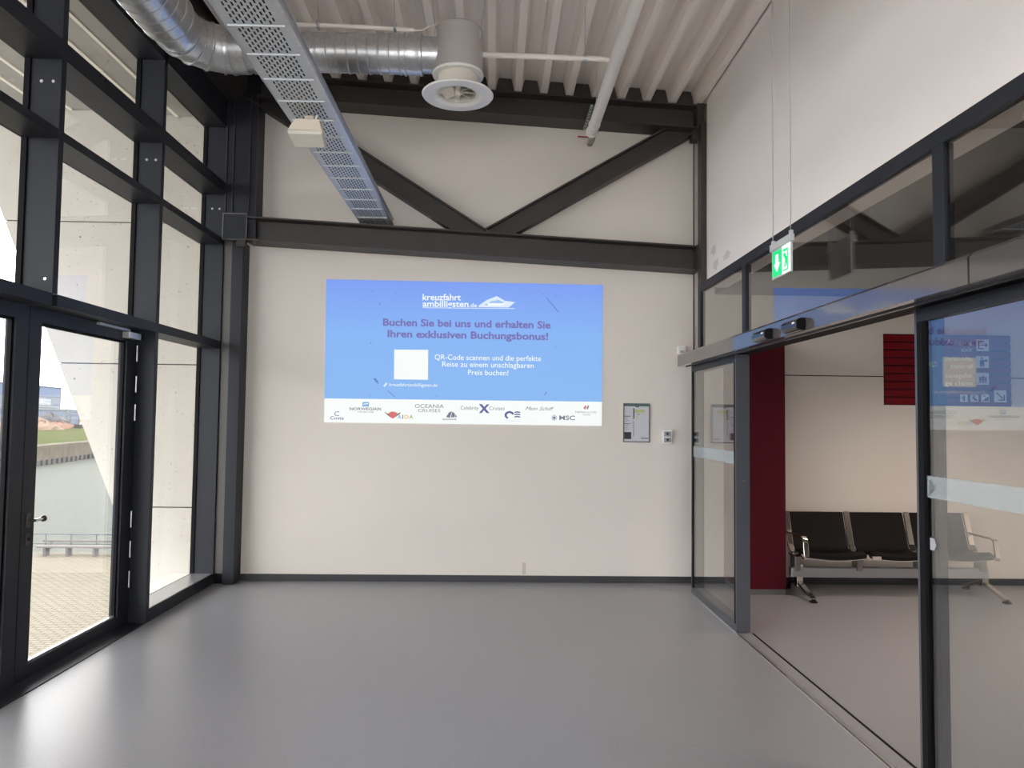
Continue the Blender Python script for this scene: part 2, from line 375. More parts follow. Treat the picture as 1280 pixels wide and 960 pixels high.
for dz in (3.28, 3.36, 3.44):
    b = MB(); b.lathe((2.055, 7.48, dz), [(0.016, 0.0), (0.016, -0.015), (0.001, -0.015)], 8, 'x'); b.obj('bolt', 'steel', tr)
MB().box(2.02, 2.10, 7.44, 7.56, 4.60, 4.70).obj('bracket', 'steel', tr)
tag(box('steel_post', 'steel', (2.075, 2.128, 7.31, 7.44, 3.06, 4.72), bevel=0.003), 'slim dark steel post beside the white wall at the truss end', 'post')

# ------------------------------------------------------------------ glazed partition on the right
pw = thing('window_2', 'dark-framed transom windows over the automatic sliding door', None, (2.05, 5, 2.3), kind='structure')
PY = -1.0
box('frame_head', 'anth', (2.03, 2.08, PY, 7.28, 2.965, 3.045), pw, bevel=0.003)
box('frame_sill', 'anth', (2.03, 2.13, PY, 7.28, 2.26, 2.31), pw)
posts = [(7.195, 7.28), (5.89, 5.97), (3.25, 3.335), (0.6, 0.685)]
for a, b in posts: box('mullion', 'anth', (2.03, 2.082, a, b, 2.31, 2.965), pw, bevel=0.003)
for (a, b), (c, d_) in zip(posts[1:], posts[:-1]): box('pane', 'g_side', (2.046, 2.054, b, c, 2.31, 2.965), pw)
box('plaster_bead', 'wallr', (2.08, 2.13, PY, 7.29, 3.025, 3.062), pw)
box('closing_panel', 'wall', (2.13, 2.33, PY - 3.0, 0.6, 0, 3.03), pw)

sl = thing('door_2', 'grey automatic sliding glass door with a wide header, standing open', None, (2.0, 4.6, 0), kind='structure')
hp = [(1.83, 2.225), (1.83, 2.33), (1.845, 2.345), (2.03, 2.345), (2.03, 2.262), (1.945, 2.262), (1.945, 2.225)]
MB().prism(hp, 'y', 2.786, 7.29).obj('header_cover', 'head', sl)
MB().prism(hp, 'y', -0.5, 2.774).obj('header_cover', 'head', sl)
box('header_track', 'black', (1.946, 2.10, -0.5, 7.24, 2.235, 2.262), sl)
box('header_slot', 'anth', (1.90, 1.908, 2.0, 7.25, 2.218, 2.225), sl)
def sleaf(x0, x1, y0, y1, nm, xm, film=True, fr='leaf'):
    s = 0.016; g_ = 0.058
    f = MB(); zt_, zb = 2.228, 0.012
    f.box(x0, x1, y0, y0 + s, zb, zt_).box(x0, x1, y1 - s, y1, zb, zt_)
    f.box(x0, x1, y0 + s, y1 - s, zb, zb + 0.055)
    o = f.obj(nm, fr, sl)
    g = MB()
    for a, b in ((y0 + s, y0 + g_), (y1 - g_, y1 - s)): g.box(x0 + .001, x1 - .001, a, b, 0.067, zt_ - 0.06)
    g.obj('gasket', 'black', o)
    box('top_rail', 'anth', (x0, x1, y0 + s, y1 - s, zt_ - 0.06, zt_), o)
    box('pane', 'g_door', (xm - 0.004, xm + 0.004, y0 + g_, y1 - g_, 0.067, zt_ - 0.06), o)
    if film: box('film_band', 'film_band', (xm - 0.0065, xm - 0.0045, y0 + g_, y1 - g_, 1.34, 1.44), o)
    return o
# translucent frosted film
fm = D.materials.new('film_band'); fm.use_nodes = True; n = fm.node_tree; b_ = n.nodes['Principled BSDF']
b_.inputs['Base Color'].default_value = (0.50, 0.57, 0.59, 1); b_.inputs['Roughness'].default_value = 0.6; b_.inputs['Alpha'].default_value = 0.34
MATS['film_band'] = fm
la = sleaf(1.955, 2.066, 5.90, 7.24, 'sliding_leaf', 1.966)
lc = sleaf(2.018, 2.062, 1.80, 3.475, 'sliding_leaf', 2.040)
box('jamb_post', 'anth', (2.072, 2.112, 3.39, 3.44, 0, 2.24), sl)
t3 = MB(); t3.prism([(3.395, 1.425), (3.350, 1.39), (3.395, 1.355)], 'x', 2.0305, 2.0325); t3.obj('film_arrow', mat('film_dark', (0.16, 0.17, 0.17), 0.6), lc)
t3 = MB(); t3.prism([(3.395, 1.10), (3.367, 1.10), (3.350, 1.125), (3.367, 1.155), (3.395, 1.155)], 'x', 2.031, 2.035); t3.obj('sticker', mat('pale_sticker', (0.36, 0.38, 0.39), 0.6), lc)
k = MB(); k.lathe((2.015, 5.897, 1.205), [(0.001, -0.004), (0.010, -0.004), (0.012, 0.004)], 12, 'y'); k.obj('lock_cylinder', 'chrome', la)
tk = thing('trim_2', 'pair of bright aluminium floor tracks with a dark groove at the sliding door', None, (2.0, 3.5, 0), kind='structure')
for x in (1.945, 1.968): box('track_rail', 'alu', (x, x + 0.010, -0.5, 5.90, 0, 0.004), tk)
box('track_rail', 'head', (1.957, 1.966, -0.5, 5.90, 0, 0.002), tk)
box('track_groove', 'black', (2.078, 2.094, -0.5, 5.90, 0, 0.0015), tk)
box('edge_rail', 'alu', (1.944, 1.956, 5.90, 7.24, 0, 0.010), tk)

def sensor(y0, y1, label):
    t = thing('door_sensor', label, 'sensor', (1.83, (y0+y1)/2, 2.26), 'black motion sensors on the door header')
    c = (y0 + y1) / 2; L = (y1 - y0) / 2
    pr = [(1.829, 2.300), (1.800, 2.300), (1.784, 2.292), (1.776, 2.276), (1.776, 2.252), (1.784, 2.236), (1.800, 2.228), (1.829, 2.228)]
    MB().prism(pr, 'y', c - L + .012, c + L).obj('housing', mat('sensor_glossy', (0.022, 0.024, 0.030), 0.12), t, bevel=.005)
    MB().prism(pr, 'y', c - L, c - L + .012).obj('end_cap', 'black', t)
    box('logo_mark', 'print_w', (1.7745, 1.7765, c - L * 0.75, c - L * 0.45, 2.268, 2.278), t)
sensor(4.78, 5.03, 'black motion sensor on the sliding door header, the one farther from the viewer')
sensor(4.27, 4.51, 'black motion sensor on the sliding door header, the one nearer the viewer')

# ------------------------------------------------------------------ projected picture on the end wall, its light given off by thin panels
YS = YB - 0.006
def W(u, v, dy=0.0): return onY(400 + u * 0.28125, 340 + v * 0.28125, YS - dy)
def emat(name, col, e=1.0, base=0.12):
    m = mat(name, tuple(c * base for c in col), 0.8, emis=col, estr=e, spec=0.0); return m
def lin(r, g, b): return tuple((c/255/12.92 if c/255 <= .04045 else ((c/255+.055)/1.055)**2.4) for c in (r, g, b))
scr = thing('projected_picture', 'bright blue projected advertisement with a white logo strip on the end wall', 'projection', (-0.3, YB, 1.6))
def flat(name, pts, m, parent, t=0.0015):
    n = len(pts); return MB().add([tuple(p) for p in pts] + [(p.x, p.y - t, p.z) for p in pts],
        [tuple(range(n)), tuple(range(n, 2*n))[::-1]] + [(i, (i+1) % n, n+(i+1) % n, n+i) for i in range(n)]).obj(name, m, parent)
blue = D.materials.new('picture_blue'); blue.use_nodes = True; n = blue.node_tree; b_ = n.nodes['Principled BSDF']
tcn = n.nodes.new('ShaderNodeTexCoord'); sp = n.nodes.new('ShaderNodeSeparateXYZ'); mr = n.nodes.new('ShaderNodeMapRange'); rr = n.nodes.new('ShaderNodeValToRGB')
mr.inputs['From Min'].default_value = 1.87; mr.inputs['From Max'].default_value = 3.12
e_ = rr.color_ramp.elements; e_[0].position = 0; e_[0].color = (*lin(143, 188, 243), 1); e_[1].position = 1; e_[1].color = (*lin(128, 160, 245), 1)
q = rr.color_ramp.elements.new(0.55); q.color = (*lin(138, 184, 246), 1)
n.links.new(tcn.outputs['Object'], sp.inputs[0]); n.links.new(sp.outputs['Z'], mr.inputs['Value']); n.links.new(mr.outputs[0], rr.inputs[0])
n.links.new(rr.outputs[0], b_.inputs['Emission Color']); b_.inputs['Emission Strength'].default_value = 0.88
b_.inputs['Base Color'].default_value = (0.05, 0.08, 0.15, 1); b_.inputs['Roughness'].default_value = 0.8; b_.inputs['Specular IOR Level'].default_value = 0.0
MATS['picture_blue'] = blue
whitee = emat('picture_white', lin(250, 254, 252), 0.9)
pale = emat('picture_pale', lin(225, 238, 255), 0.9)
purp = emat('picture_violet', lin(126, 117, 182), 0.9)
grey = emat('picture_grey', lin(130, 135, 150), 0.85)
navy = emat('picture_navy', lin(105, 110, 160), 0.85)
sky_ = emat('picture_sky', lin(130, 180, 220), 0.9)
orang = emat('picture_orange', lin(245, 190, 90), 0.9)
lgreen = emat('picture_green', lin(150, 195, 110), 0.9)
lred = emat('picture_red', lin(215, 120, 120), 0.9)
dkg = emat('picture_darkgreen', lin(110, 130, 110), 0.85)
speck = mat('picture_speck', (0.10, 0.11, 0.20), 0.8)
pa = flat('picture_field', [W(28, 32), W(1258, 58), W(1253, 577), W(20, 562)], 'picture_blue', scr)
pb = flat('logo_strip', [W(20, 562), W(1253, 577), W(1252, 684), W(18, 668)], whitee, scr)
def tx(body, m, u0, u1, v0, v1, cap, **k):
    h_ = (W(u0, v0) - W(u0, v0 - cap)).length * -1; h_ = abs((W(u0, v0 - cap) - W(u0, v0)).z)
    return text(body, m, k.pop('parent', pa), W(u0, v0), W(u1, v1), h_, **k)
def shape(name, uv, m, parent=pa, d=0.003): return flat(name, [W(u, v, d) for u, v in uv], m, parent, 0.001)
tx('kreuzfahrt', whitee, 456, 626, 125, 126, 27, thick=.018)
tx('ambilligsten', whitee, 456, 660, 154, 156, 27, thick=.018)
tx('.de', whitee, 663, 697, 156, 157, 18, thick=.01)
shape('underline', [(456, 158), (866, 162), (866, 164), (456, 160)], whitee)
shape('ship_emblem', [(704, 150), (742, 124), (786, 107), (822, 128), (868, 134), (838, 158), (704, 156)], pale)
shape('ship_emblem', [(730, 147), (762, 130), (792, 124), (818, 135), (790, 146), (760, 150)], emat('picture_lightblue', lin(165, 200, 245), .9), d=.0045)
shape('ship_emblem', [(742, 138), (830, 140), (800, 150), (748, 149)], whitee, d=.006)
tx('Buchen Sie bei uns und erhalten Sie', purp, 280, 1025, 238, 251, 31, thick=.028)
tx('Ihren exklusiven Buchungsbonus!', purp, 300, 1014, 289, 302, 31, thick=.028)
shape('blank_square', [(330, 345), (481, 346), (480, 479), (329, 477)], whitee)
tx('QR-Code scannen und die perfekte', whitee, 510, 982, 389, 396, 23, thick=.004)
tx('Reise zu einem unschlagbaren', whitee, 543, 950, 420, 427, 23, thick=.004)
tx('Preis buchen!', whitee, 658, 837, 457, 460, 23, thick=.004)
tx('kreuzfahrtambilligsten.de', whitee, 308, 522, 507, 510, 14)
shape('link_emblem', [(281, 507), (294, 491), (300, 496), (287, 511)], pale)
for (u, v, s) in ((232, 87, 3), (335, 95, 3), (768, 99, 3), (990, 97, 3), (1052, 105, 3), (227, 316, 4), (1048, 332, 3), (222, 549, 3), (518, 553, 3), (759, 556, 3), (1047, 562, 3), (222, 467, 2)):
    shape('speck', [(u-s/2, v-s/2), (u+s/2, v-s/2), (u+s/2, v+s/2), (u-s/2, v+s/2)], speck, d=.005)
for a in ([(1004, 114), (1008, 114), (1062, 177), (1058, 178)], [(298, 527), (301, 526), (335, 555), (332, 556)], [(236, 474), (248, 472), (262, 495), (256, 496)], [(260, 148), (270, 136), (272, 139), (262, 149)], [(996, 548), (1006, 530), (1008, 534), (1000, 548)]):
    shape('smear', a, emat('picture_smear', lin(105, 135, 205), .85), d=.0045)
# logo strip
def strokes(u0, u1, v, h_, m):
    u = u0
    while u < u1 - 2: shape('fine_print', [(u, v - h_), (u + 4, v - h_), (u + 4, v), (u, v)], m, pb); u += 7
kw = dict(parent=pb)
tx('C', navy, 64, 86, 640, 640, 21, **kw); tx('Costa', navy, 45, 106, 655, 656, 14, thick=.01, **kw)
shape('wave_emblem', [(190, 578), (218, 578), (217, 598), (188, 598)], sky_, pb); shape('wave_emblem', [(194, 586), (214, 583), (214, 587), (194, 590)], whitee, pb, .0045)
tx('NORWEGIAN', grey, 132, 271, 614, 615, 12, thick=.02, **kw); tx('CRUISE LINE', grey, 168, 238, 625, 626, 7, **kw)
shape('lips_emblem', [(300, 630), (318, 620), (336, 622), (346, 630), (334, 645), (324, 652), (312, 645)], lred, pb)
shape('lips_emblem', [(286, 622), (290, 622), (304, 632), (312, 646), (300, 636)], dkg, pb, .004); shape('lips_emblem', [(346, 630), (358, 622), (356, 630), (334, 646)], dkg, pb, .004)
for i, (c, mm) in enumerate(zip('AIDA', (sky_, purp, orang, lgreen))):
    u0, u1 = ((345, 361), (366, 370), (375, 393), (396, 414))[i]; tx(c, mm, u0, u1, 652, 652, 17, thick=.02, **kw)
tx('OCEANIA', grey, 422, 550, 604, 605, 17, **kw); tx('CRUISES', grey, 436, 535, 622, 623, 14, **kw)
for a in ([(560, 645), (575, 622), (586, 620), (578, 648)], [(582, 646), (588, 620), (600, 630), (598, 646)], [(600, 646), (602, 632), (609, 644)]): shape('fan_emblem', a, grey, pb)
strokes(546, 608, 658, 6, grey)
tx('Celebrity', grey, 625, 705, 611, 612, 16, **kw); tx('Cruises', grey, 752, 820, 613, 614, 16, **kw)
shape('cross_emblem', [(706, 587), (719, 587), (753, 627), (740, 627)], navy, pb); shape('cross_emblem', [(741, 588), (753, 588), (718, 627), (706, 627)], navy, pb, .004)
ring = [(842 + 22 * math.cos(a), 636 + 18 * math.sin(a)) for a in [math.pi * (0.62 + 1.3 * i / 14) for i in range(15)]]
shape('wave_emblem', ring + [(842 + 12 * math.cos(a), 637 + 10 * math.sin(a)) for a in [math.pi * (1.92 - 1.3 * i / 14) for i in range(15)]], navy, pb)
for v in (622, 632, 642): shape('wave_emblem', [(864, v), (876, v - 3), (890, v), (890, v + 5), (876, v + 3), (864, v + 5)], navy, pb)
strokes(822, 890, 664, 6, pale)
tx('Mein Schiff', grey, 912, 1040, 614, 616, 16, shear=.45, **kw)
for i in range(10):
    a = i * math.pi / 5; c0, c1 = (1041, 648), 15
    shape('compass_emblem', [(c0[0] + 8 * math.cos(a - .28), c0[1] + 8 * math.sin(a - .28)), (c0[0] + c1 * math.cos(a), c0[1] + c1 * math.sin(a)), (c0[0] + 8 * math.cos(a + .28), c0[1] + 8 * math.sin(a + .28))], grey, pb)
shape('compass_emblem', [(1041 + 6 * math.cos(i * .785), 648 + 6 * math.sin(i * .785)) for i in range(8)], navy, pb)
tx('MSC', grey, 1063, 1133, 657, 658, 19, thick=.02, **kw); strokes(1064, 1132, 667, 3, pale)
shape('sail_emblem', [(1170, 605), (1180, 592), (1184, 594), (1180, 612)], lred, pb); shape('sail_emblem', [(1184, 606), (1191, 592), (1196, 595), (1190, 612)], grey, pb)
tx('HAPAG-LLOYD', grey, 1135, 1228, 626, 628, 8, **kw); tx('CRUISES', grey, 1166, 1203, 637, 638, 6, **kw)

# ------------------------------------------------------------------ things on the end wall
def wp(px, py, y=YB): return onY(px, py, y)
a, b = wp(779, 504), wp(812, 553)
po = thing('framed_notice', 'small framed white notice on the end wall right of the projection', 'notice', (1.5, YB, 1.46))
x0, x1, z1, z0 = a.x, b.x, a.z, b.z
f = MB(); t = 0.010
f.box(x0, x0 + t, YB - .018, YB, z0, z1).box(x1 - t, x1, YB - .018, YB, z0, z1).box(x0 + t, x1 - t, YB - .018, YB, z0, z0 + t).box(x0 + t, x1 - t, YB - .018, YB, z1 - t, z1); f.obj('frame', mat('dark_frame', (0.10, 0.11, 0.12), 0.4), po)
sh = box('sheet', mat('notice_paper', (0.55, 0.55, 0.60), 0.5), (x0 + t, x1 - t, YB - .010, YB, z0 + t, z1 - t), po)
def nb(m, u0, u1, v0, v1): box('print_block', m, (x0 + (x1-x0)*u0, x0 + (x1-x0)*u1, YB - .0115, YB - .0098, z1 - (z1-z0)*v0, z1 - (z1-z0)*v1), sh)
nb('print_g', 0.03, 0.97, 0.025, 0.075); nb('print_k', 0.45, 0.6, 0.08, 0.10); nb('print_y', 0.42, 0.80, 0.16, 0.235); nb('print_g', 0.37, 0.42, 0.13, 0.40); nb('print_y', 0.50, 0.53, 0.235, 0.41)
nb('print_k', 0.04, 0.30, 0.74, 0.92); nb('print_k', 0.66, 0.94, 0.885, 0.905); nb('print_k', 0.04, 0.28, 0.325, 0.34); nb('print_k', 0.04, 0.28, 0.52, 0.53); nb('print_k', 0.56, 0.60, 0.27, 0.295); nb('print_g', 0.38, 0.40, 0.45, 0.85)
for i in range(9): nb('print_g', 0.08, 0.14 + 0.12 * random.random(), 0.37 + 0.035 * i + (.04 if i > 3 else 0), 0.378 + 0.035 * i + (.04 if i > 3 else 0))
a, b = wp(827.5, 537.5), wp(839, 554.5)
th = thing('switch_box', 'small white surface-mounted double switch box beside the framed notice', 'switch', (a.x, YB, b.z))
box('housing', 'whitep', (a.x, b.x, YB - .045, YB, b.z, a.z), th, bevel=.004)
mz = (a.z + b.z) / 2
for z in (b.z + .012, mz + .004):
    p = box('rocker_plate', mat('grey_plate', (0.30, 0.31, 0.34), 0.5), (a.x + .012, b.x - .012, YB - .048, YB - .044, z, z + (a.z - b.z)/2 - .018), th)
    k = MB(); k.lathe(((a.x + b.x)/2, YB - .048, z + .028), [(0.014, 0), (0.012, -0.008), (0.001, -0.008)], 12, 'y'); k.obj('key_switch', 'print_k', p)
a, b = wp(846, 433), wp(853, 444)
t = thing('wall_detector', 'tiny white detector box on the end wall beside the door header', 'detector', (a.x, YB, b.z))
box('housing', 'whitep', (a.x, b.x + .02, YB - .06, YB, b.z, a.z), t, bevel=.005)
box('lens', mat('grey_lens', (.4, .4, .4), .3), (a.x + .02, b.x, YB - .064, YB - .059, b.z + .015, b.z + .045), t)
mk = wp(655, 710); tag(box('tape_strip', mat('old_tape', (0.55, 0.47, 0.38), .7), (mk.x - .018, mk.x + .018, YB - .002, YB, .078, .20)), 'short strip of brownish tape above the skirting of the end wall', 'tape')
pm = mat('bare_filler', (0.62, 0.585, 0.56), 0.9)
pt = thing('filler_patch', 'greyish filler blotches low on the white wall above the partition', 'patch', (2.13, 7.1, 3.2))
def blob(px, py, rw, rh):
    c = CAM + ray(px, py) * ((2.13 - CAM.x) / ray(px, py).x); m_ = MB(); N = 14
    m_.prism([(c.y + rw * math.cos(i*2*math.pi/N) * random.uniform(.45, 1.3), c.z + rh * math.sin(i*2*math.pi/N) * random.uniform(.45, 1.3)) for i in range(N)], 'x', 2.1285, 2.1305); m_.obj('blotch', pm, pt)
blob(892, 313, .12, .05); blob(895, 330, .10, .05); blob(909, 319, .11, .045)

# ------------------------------------------------------------------ services under the roof
# cable tray with real slots
TX0, TX1, TZ = -1.405, -1.085, 3.69
ct = thing('cable_tray', 'long perforated grey cable tray running under the roof to the end wall', 'cable tray', (-1.3, 5, TZ))
sec = MB(); NC = 10; ya = 0.0; SL = 0.30
def plate(m_, x0, x1, y0, y1): m_.add([(x0, y0, 0), (x1, y0, 0), (x1, y1, 0), (x0, y1, 0)], [(0, 1, 2, 3)])
cw_ = (TX1 - TX0 - 0.09) / NC
plate(sec, TX0, TX0 + 0.045, 0, SL); plate(sec, TX1 - 0.045, TX1, 0, SL)
for c in range(NC):
    xa = TX0 + 0.045 + c * cw_; sl_w = 0.0095
    plate(sec, xa, xa + (cw_ - sl_w) / 2, 0, SL); plate(sec, xa + (cw_ + sl_w) / 2, xa + cw_, 0, SL)
    y = 0.0; st = 0.014 if c % 2 else 0.040
    while st + 0.034 < SL - 0.006:
        plate(sec, xa + (cw_ - sl_w) / 2, xa + (cw_ + sl_w) / 2, y, st); y = st + 0.034; st += 0.054
    plate(sec, xa + (cw_ - sl_w) / 2, xa + (cw_ + sl_w) / 2, y, SL)
s0 = sec.obj('perforated_plate', 'tray', ct)
rb = MB(); rb.tube([(TX0 + .012, 0, -.004), (TX1 - .012, 0, -.004)], 0.007, 8); r0 = rb.obj('cross_rib', 'tray', ct, smooth=True)
NS = 25; ystart = 7.62 - NS * SL
off = Vector((0, 0, 0)) - WL[ct.name]
for i in range(NS):
    s_ = s0 if i == 0 else link('perforated_plate', s0.data, ct); s_.location = off + Vector((0, ystart + i * SL, TZ))
    r_ = r0 if i == 0 else link('cross_rib', r0.data, ct); r_.location = off + Vector((0, ystart + i * SL + .002, TZ))
box('side_rail', 'tray', (TX0 - .003, TX0, ystart, 7.62, TZ - .004, TZ + .062), ct)
sr = box('side_rail', 'tray', (TX1, TX1 + .003, ystart, 7.62, TZ - .004, TZ + .062), ct)
box('side_rail_lip', 'galv', (TX1 + .003, TX1 + .018, ystart, 7.62, TZ + .056, TZ + .062), sr); box('side_rail_lip', 'galv', (TX1 + .003, TX1 + .020, ystart, 7.62, TZ - .004, TZ + .002), sr)
for i in range(7):
    x = TX0 + .03 + i * .045; MB().tube([(x, ystart, TZ + .024), (x + .006 * math.sin(i), 4.0, TZ + .024), (x, 7.6, TZ + .024)], .0215, 8).obj('cable', 'black', ct, smooth=True)
for y in (0.5, 2.6):
    for x in (TX0 - .01, TX1 + .028): MB().tube([(x, y, TZ + .05), (x, y, deck_z(x) + .02)], 0.005, 6).obj('threaded_rod', 'galv', ct)
    box('tray_hanger', 'galv', (TX0 - .02, TX1 + .038, y - .015, y + .015, TZ + .064, TZ + .08), ct)

# wedge-shaped detector under the tray
wd = thing('wedge_detector', 'beige wedge-shaped housing hanging under the cable tray', 'detector', (-1.32, 4.95, 3.5))
c = onZ(384, 163, 3.585)
X0, X1 = c.x - .115, c.x + .115; yb_ = c.y
def slab8(v): return MB().add(v, [(3, 2, 1, 0), (4, 5, 6, 7), (0, 1, 5, 4), (1, 2, 6, 5), (2, 3, 7, 6), (3, 0, 4, 7)])
zz = TZ - .125
slab8([(X0, yb_ - .06, zz), (X1, yb_ - .06, zz), (X1 - .004, yb_ + .07, zz - .045), (X0 + .012, yb_ + .07, zz - .045),
    (X0 + .050, yb_ - .08, zz + .068), (X1 - .020, yb_ - .08, zz + .068), (X1 - .022, yb_ + .05, zz + .070), (X0 + .055, yb_ + .05, zz + .070)]).obj('housing', 'cream', wd, bevel=.006)
slab8([(X0 + .005, yb_ - .066, zz - .028), (X1 - .002, yb_ - .066, zz - .028), (X1 - .010, yb_ + .07, zz - .072), (X0 + .020, yb_ + .07, zz - .072),
    (X0 - .003, yb_ - .062, zz - .003), (X1 + .003, yb_ - .062, zz - .003), (X1, yb_ + .075, zz - .050), (X0 + .008, yb_ + .075, zz - .050)]).obj('front_cover', mat('cream_cover', (0.66, 0.62, 0.55), .4), wd, bevel=.004)
box('bracket', 'cream', (c.x - .015, c.x + .045, yb_ - .02, yb_ + .02, zz + .066, TZ - .012), wd); MB().tube([(c.x + .06, yb_ - .03, zz + .066), (c.x + .075, yb_ - .05, TZ - .02)], .007, 8).obj('cable_gland', 'whitep', wd)

# ventilation duct
du = thing('ventilation_duct', 'galvanised spiral duct with a segmented elbow under the roof', 'duct', (-2.3, 5.4, 4.45))
DXC, DYC, DZC, DR = -2.31, 5.52, 4.455, 0.143
def ridged(p0, p1, r, step, name):
    p0, p1 = Vector(p0), Vector(p1); L = (p1 - p0).length; nn = int(L / step); prof = []
    for i in range(nn):
        s_ = L * i / nn; prof += [(r, s_), (r, s_ + step * .82), (r + .0055, s_ + step * .88), (r + .0055, s_ + step * .96)]
    prof.append((r, L)); ax = 'y' if abs(p1.y - p0.y) > abs(p1.x - p0.x) else 'x'; sg = 1 if (p1 - p0).dot(Vector((1, 1, 0))) > 0 else -1
    return MB().lathe(p0, [(a_, sg * h_) for a_, h_ in prof], 36, ax).obj(name, 'galv', du, smooth=True)
ridged((DXC, -2.0, DZC), (DXC, 5.06, DZC), 0.185, 0.115, 'spiral_duct')
eb = MB(); R_ = 0.30; pts = [(DXC, 5.02, DZC), (DXC, DYC - R_, DZC)]
for k in range(1, 5):
    a_ = math.pi / 2 * (k - .5) / 4 if k < 5 else 0; pts.append((DXC + R_ - R_ * math.cos(a_), DYC - R_ + R_ * math.sin(a_), DZC))
pts += [(DXC + R_, DYC, DZC), (DXC + R_ + .11, DYC, DZC)]
for i in range(len(pts) - 1):
    MB().tube([pts[i], pts[i+1]], .168, 32).obj('elbow_segment', 'galv', du, smooth=True)
for i in range(1, len(pts) - 1):
    d_ = (Vector(pts[i+1]) - Vector(pts[i-1])).normalized(); MB().tube([Vector(pts[i]) - d_ * .007, Vector(pts[i]) + d_ * .007], .178, 32).obj('seam_ring', 'galv', du, smooth=True)
ridged((DXC + R_ + .10, DYC, DZC), (-0.66, DYC, DZC), DR, 0.075, 'spiral_duct')
MB().lathe((-0.68, DYC, DZC), [(.150, 0), (.150, .06), (.132, .10), (.130, .11)], 36, 'x').obj('duct_collar', 'galv', du, smooth=True)
MB().lathe((-0.575, DYC, DZC), [(.132, 0), (.132, .15)], 36, 'x').obj('connector', 'galv', du, smooth=True)
for x in (-0.72, -0.60): MB().lathe((x, DYC, DZC), [(.134, 0), (.153, .004), (.153, .02), (.134, .024)], 36, 'x').obj('seam_ring', 'galv', du, smooth=True)
for x in (-1.75,): MB().tube([(x, DYC, DZC + .14), (x, DYC, deck_z(x) + .03)], .004, 6).obj('threaded_rod', 'galv', du)
for y in (1.5, 4.6): MB().tube([(DXC, y, DZC + .18), (DXC, y, deck_z(DXC) + .03)], .004, 6).obj('threaded_rod', 'galv', du)
# swirl diffuser
XD, YD = -0.305, 5.50
df = thing('swirl_diffuser', 'round white swirl air diffuser under a grey cylindrical plenum', 'air diffuser', (XD, YD, 4.13))
plm = mat('plenum_grey', (0.46, 0.44, 0.43), .5, .25)
MB().lathe((XD, YD, 0), [(.001, 4.66), (.150, 4.66), (.185, 4.63), (.185, 4.30), (.001, 4.30)], 40).obj('plenum', plm, df, smooth=True)
MB().lathe((XD, YD, 0), [(.15, 4.305), (.192, 4.305), (.196, 4.295), (.192, 4.283), (.15, 4.283)], 40).obj('plenum_flange', 'whitep', df, smooth=True)
MB().lathe((XD, YD, 0), [(.150, 4.30), (.150, 4.16), (.165, 4.146), (.140, 4.146), (.140, 4.30)], 40).obj('neck', mat('cream_paint', (.70, .66, .58), .45), df, smooth=True)
MB().lathe((XD, YD, 0), [(.160, 4.160), (.262, 4.150), (.272, 4.140), (.265, 4.130), (.185, 4.128), (.160, 4.146), (.150, 4.20), (.147, 4.20), (.147, 4.165)], 48).obj('face_ring', 'whitep', df, smooth=True)
MB().lathe((XD, YD, 0), [(.001, 4.275), (.139, 4.275)], 24).obj('throat', 'print_k', df)
hub = MB().lathe((XD, YD, 0), [(.001, 4.135), (.022, 4.138), (.032, 4.150), (.034, 4.19), (.001, 4.19)], 20).obj('hub', mat('cream_plastic2', (.72, .67, .58), .4), df, smooth=True)
for k in range(8):
    a_ = k * math.pi / 4 + .2; r0_, r1_ = .03, .142; mb = MB(); vs = []
    for r_, half in ((r0_, .018), (r1_, .040)):
        for s_ in (-1, 1):
            ang = a_ + s_ * half / r_ * .9; vs.append((XD + r_ * math.cos(ang), YD + r_ * math.sin(ang), 4.170 + s_ * .020))
    vs2 = [(x, y, z + .003) for x, y, z in vs]
    mb.add(vs + vs2, [(0, 1, 3, 2), (6, 7, 5, 4), (0, 4, 5, 1), (1, 5, 7, 3), (3, 7, 6, 2), (2, 6, 4, 0)]); mb.obj('blade', 'cream_plastic2', df)
for s_, dx in ((-1, -.03), (1, .05)):
    x = XD + s_ * .165; MB().tube([(x, YD - .09, 4.58), (x + s_ * .012, YD - .09, 4.66), (x + s_ * .02 + dx, YD - .05, deck_z(x) + .06)], .003, 6).obj('hanger_wire', 'galv', df)
    box('hanger_lug', 'galv', (x - .008, x + .008, YD - .10, YD - .075, 4.54, 4.60), df)

# white pipe with valve
pi_ = thing('water_pipe', 'white painted water pipe with a red-handled valve at its end', 'pipe', (0.925, 7, 4.5))
MB().tube([(.925, -3.8, 4.5), (.925, 6.86, 4.5)], .052, 20).obj('pipe_run', 'pipe', pi_, smooth=True)
MB().lathe((.925, 6.86, 4.5), [(.052, 0), (.058, .004), (.058, .022), (.052, .026), (.052, .17), (.058, .174), (.062, .19), (.058, .21), (.001, .21)], 20, 'y').obj('end_coupling', 'pipe', pi_, smooth=True)
vv = MB(); vv.lathe((.925, 7.07, 4.462), [(.026, 0), (.032, .02), (.044, .04), (.044, .08), (.034, .10), (.040, .12), (.040, .17), (.001, .17)], 16, 'y'); va = vv.obj('ball_valve', mat('brass_chrome', (.52, .50, .46), .3, .8), pi_, smooth=True)
MB().bar((.90, 7.08, 4.455), (.79, 7.08, 4.462), .018, .008).obj('valve_handle', 'redv', va)
box('strut', 'galv', (.845, .868, 6.55, 7.10, 4.53, 4.55), pi_)
for i in range(7): box('strut_slot', 'print_k', (.850, .863, 6.60 + i * .07, 6.63 + i * .07, 4.5285, 4.5305), pi_)
for y in (2.0, 6.75): MB().tube([(.925, y, 4.55), (.925, y, deck_z(.925) + .03)], .004, 6).obj('threaded_rod', 'galv', pi_)
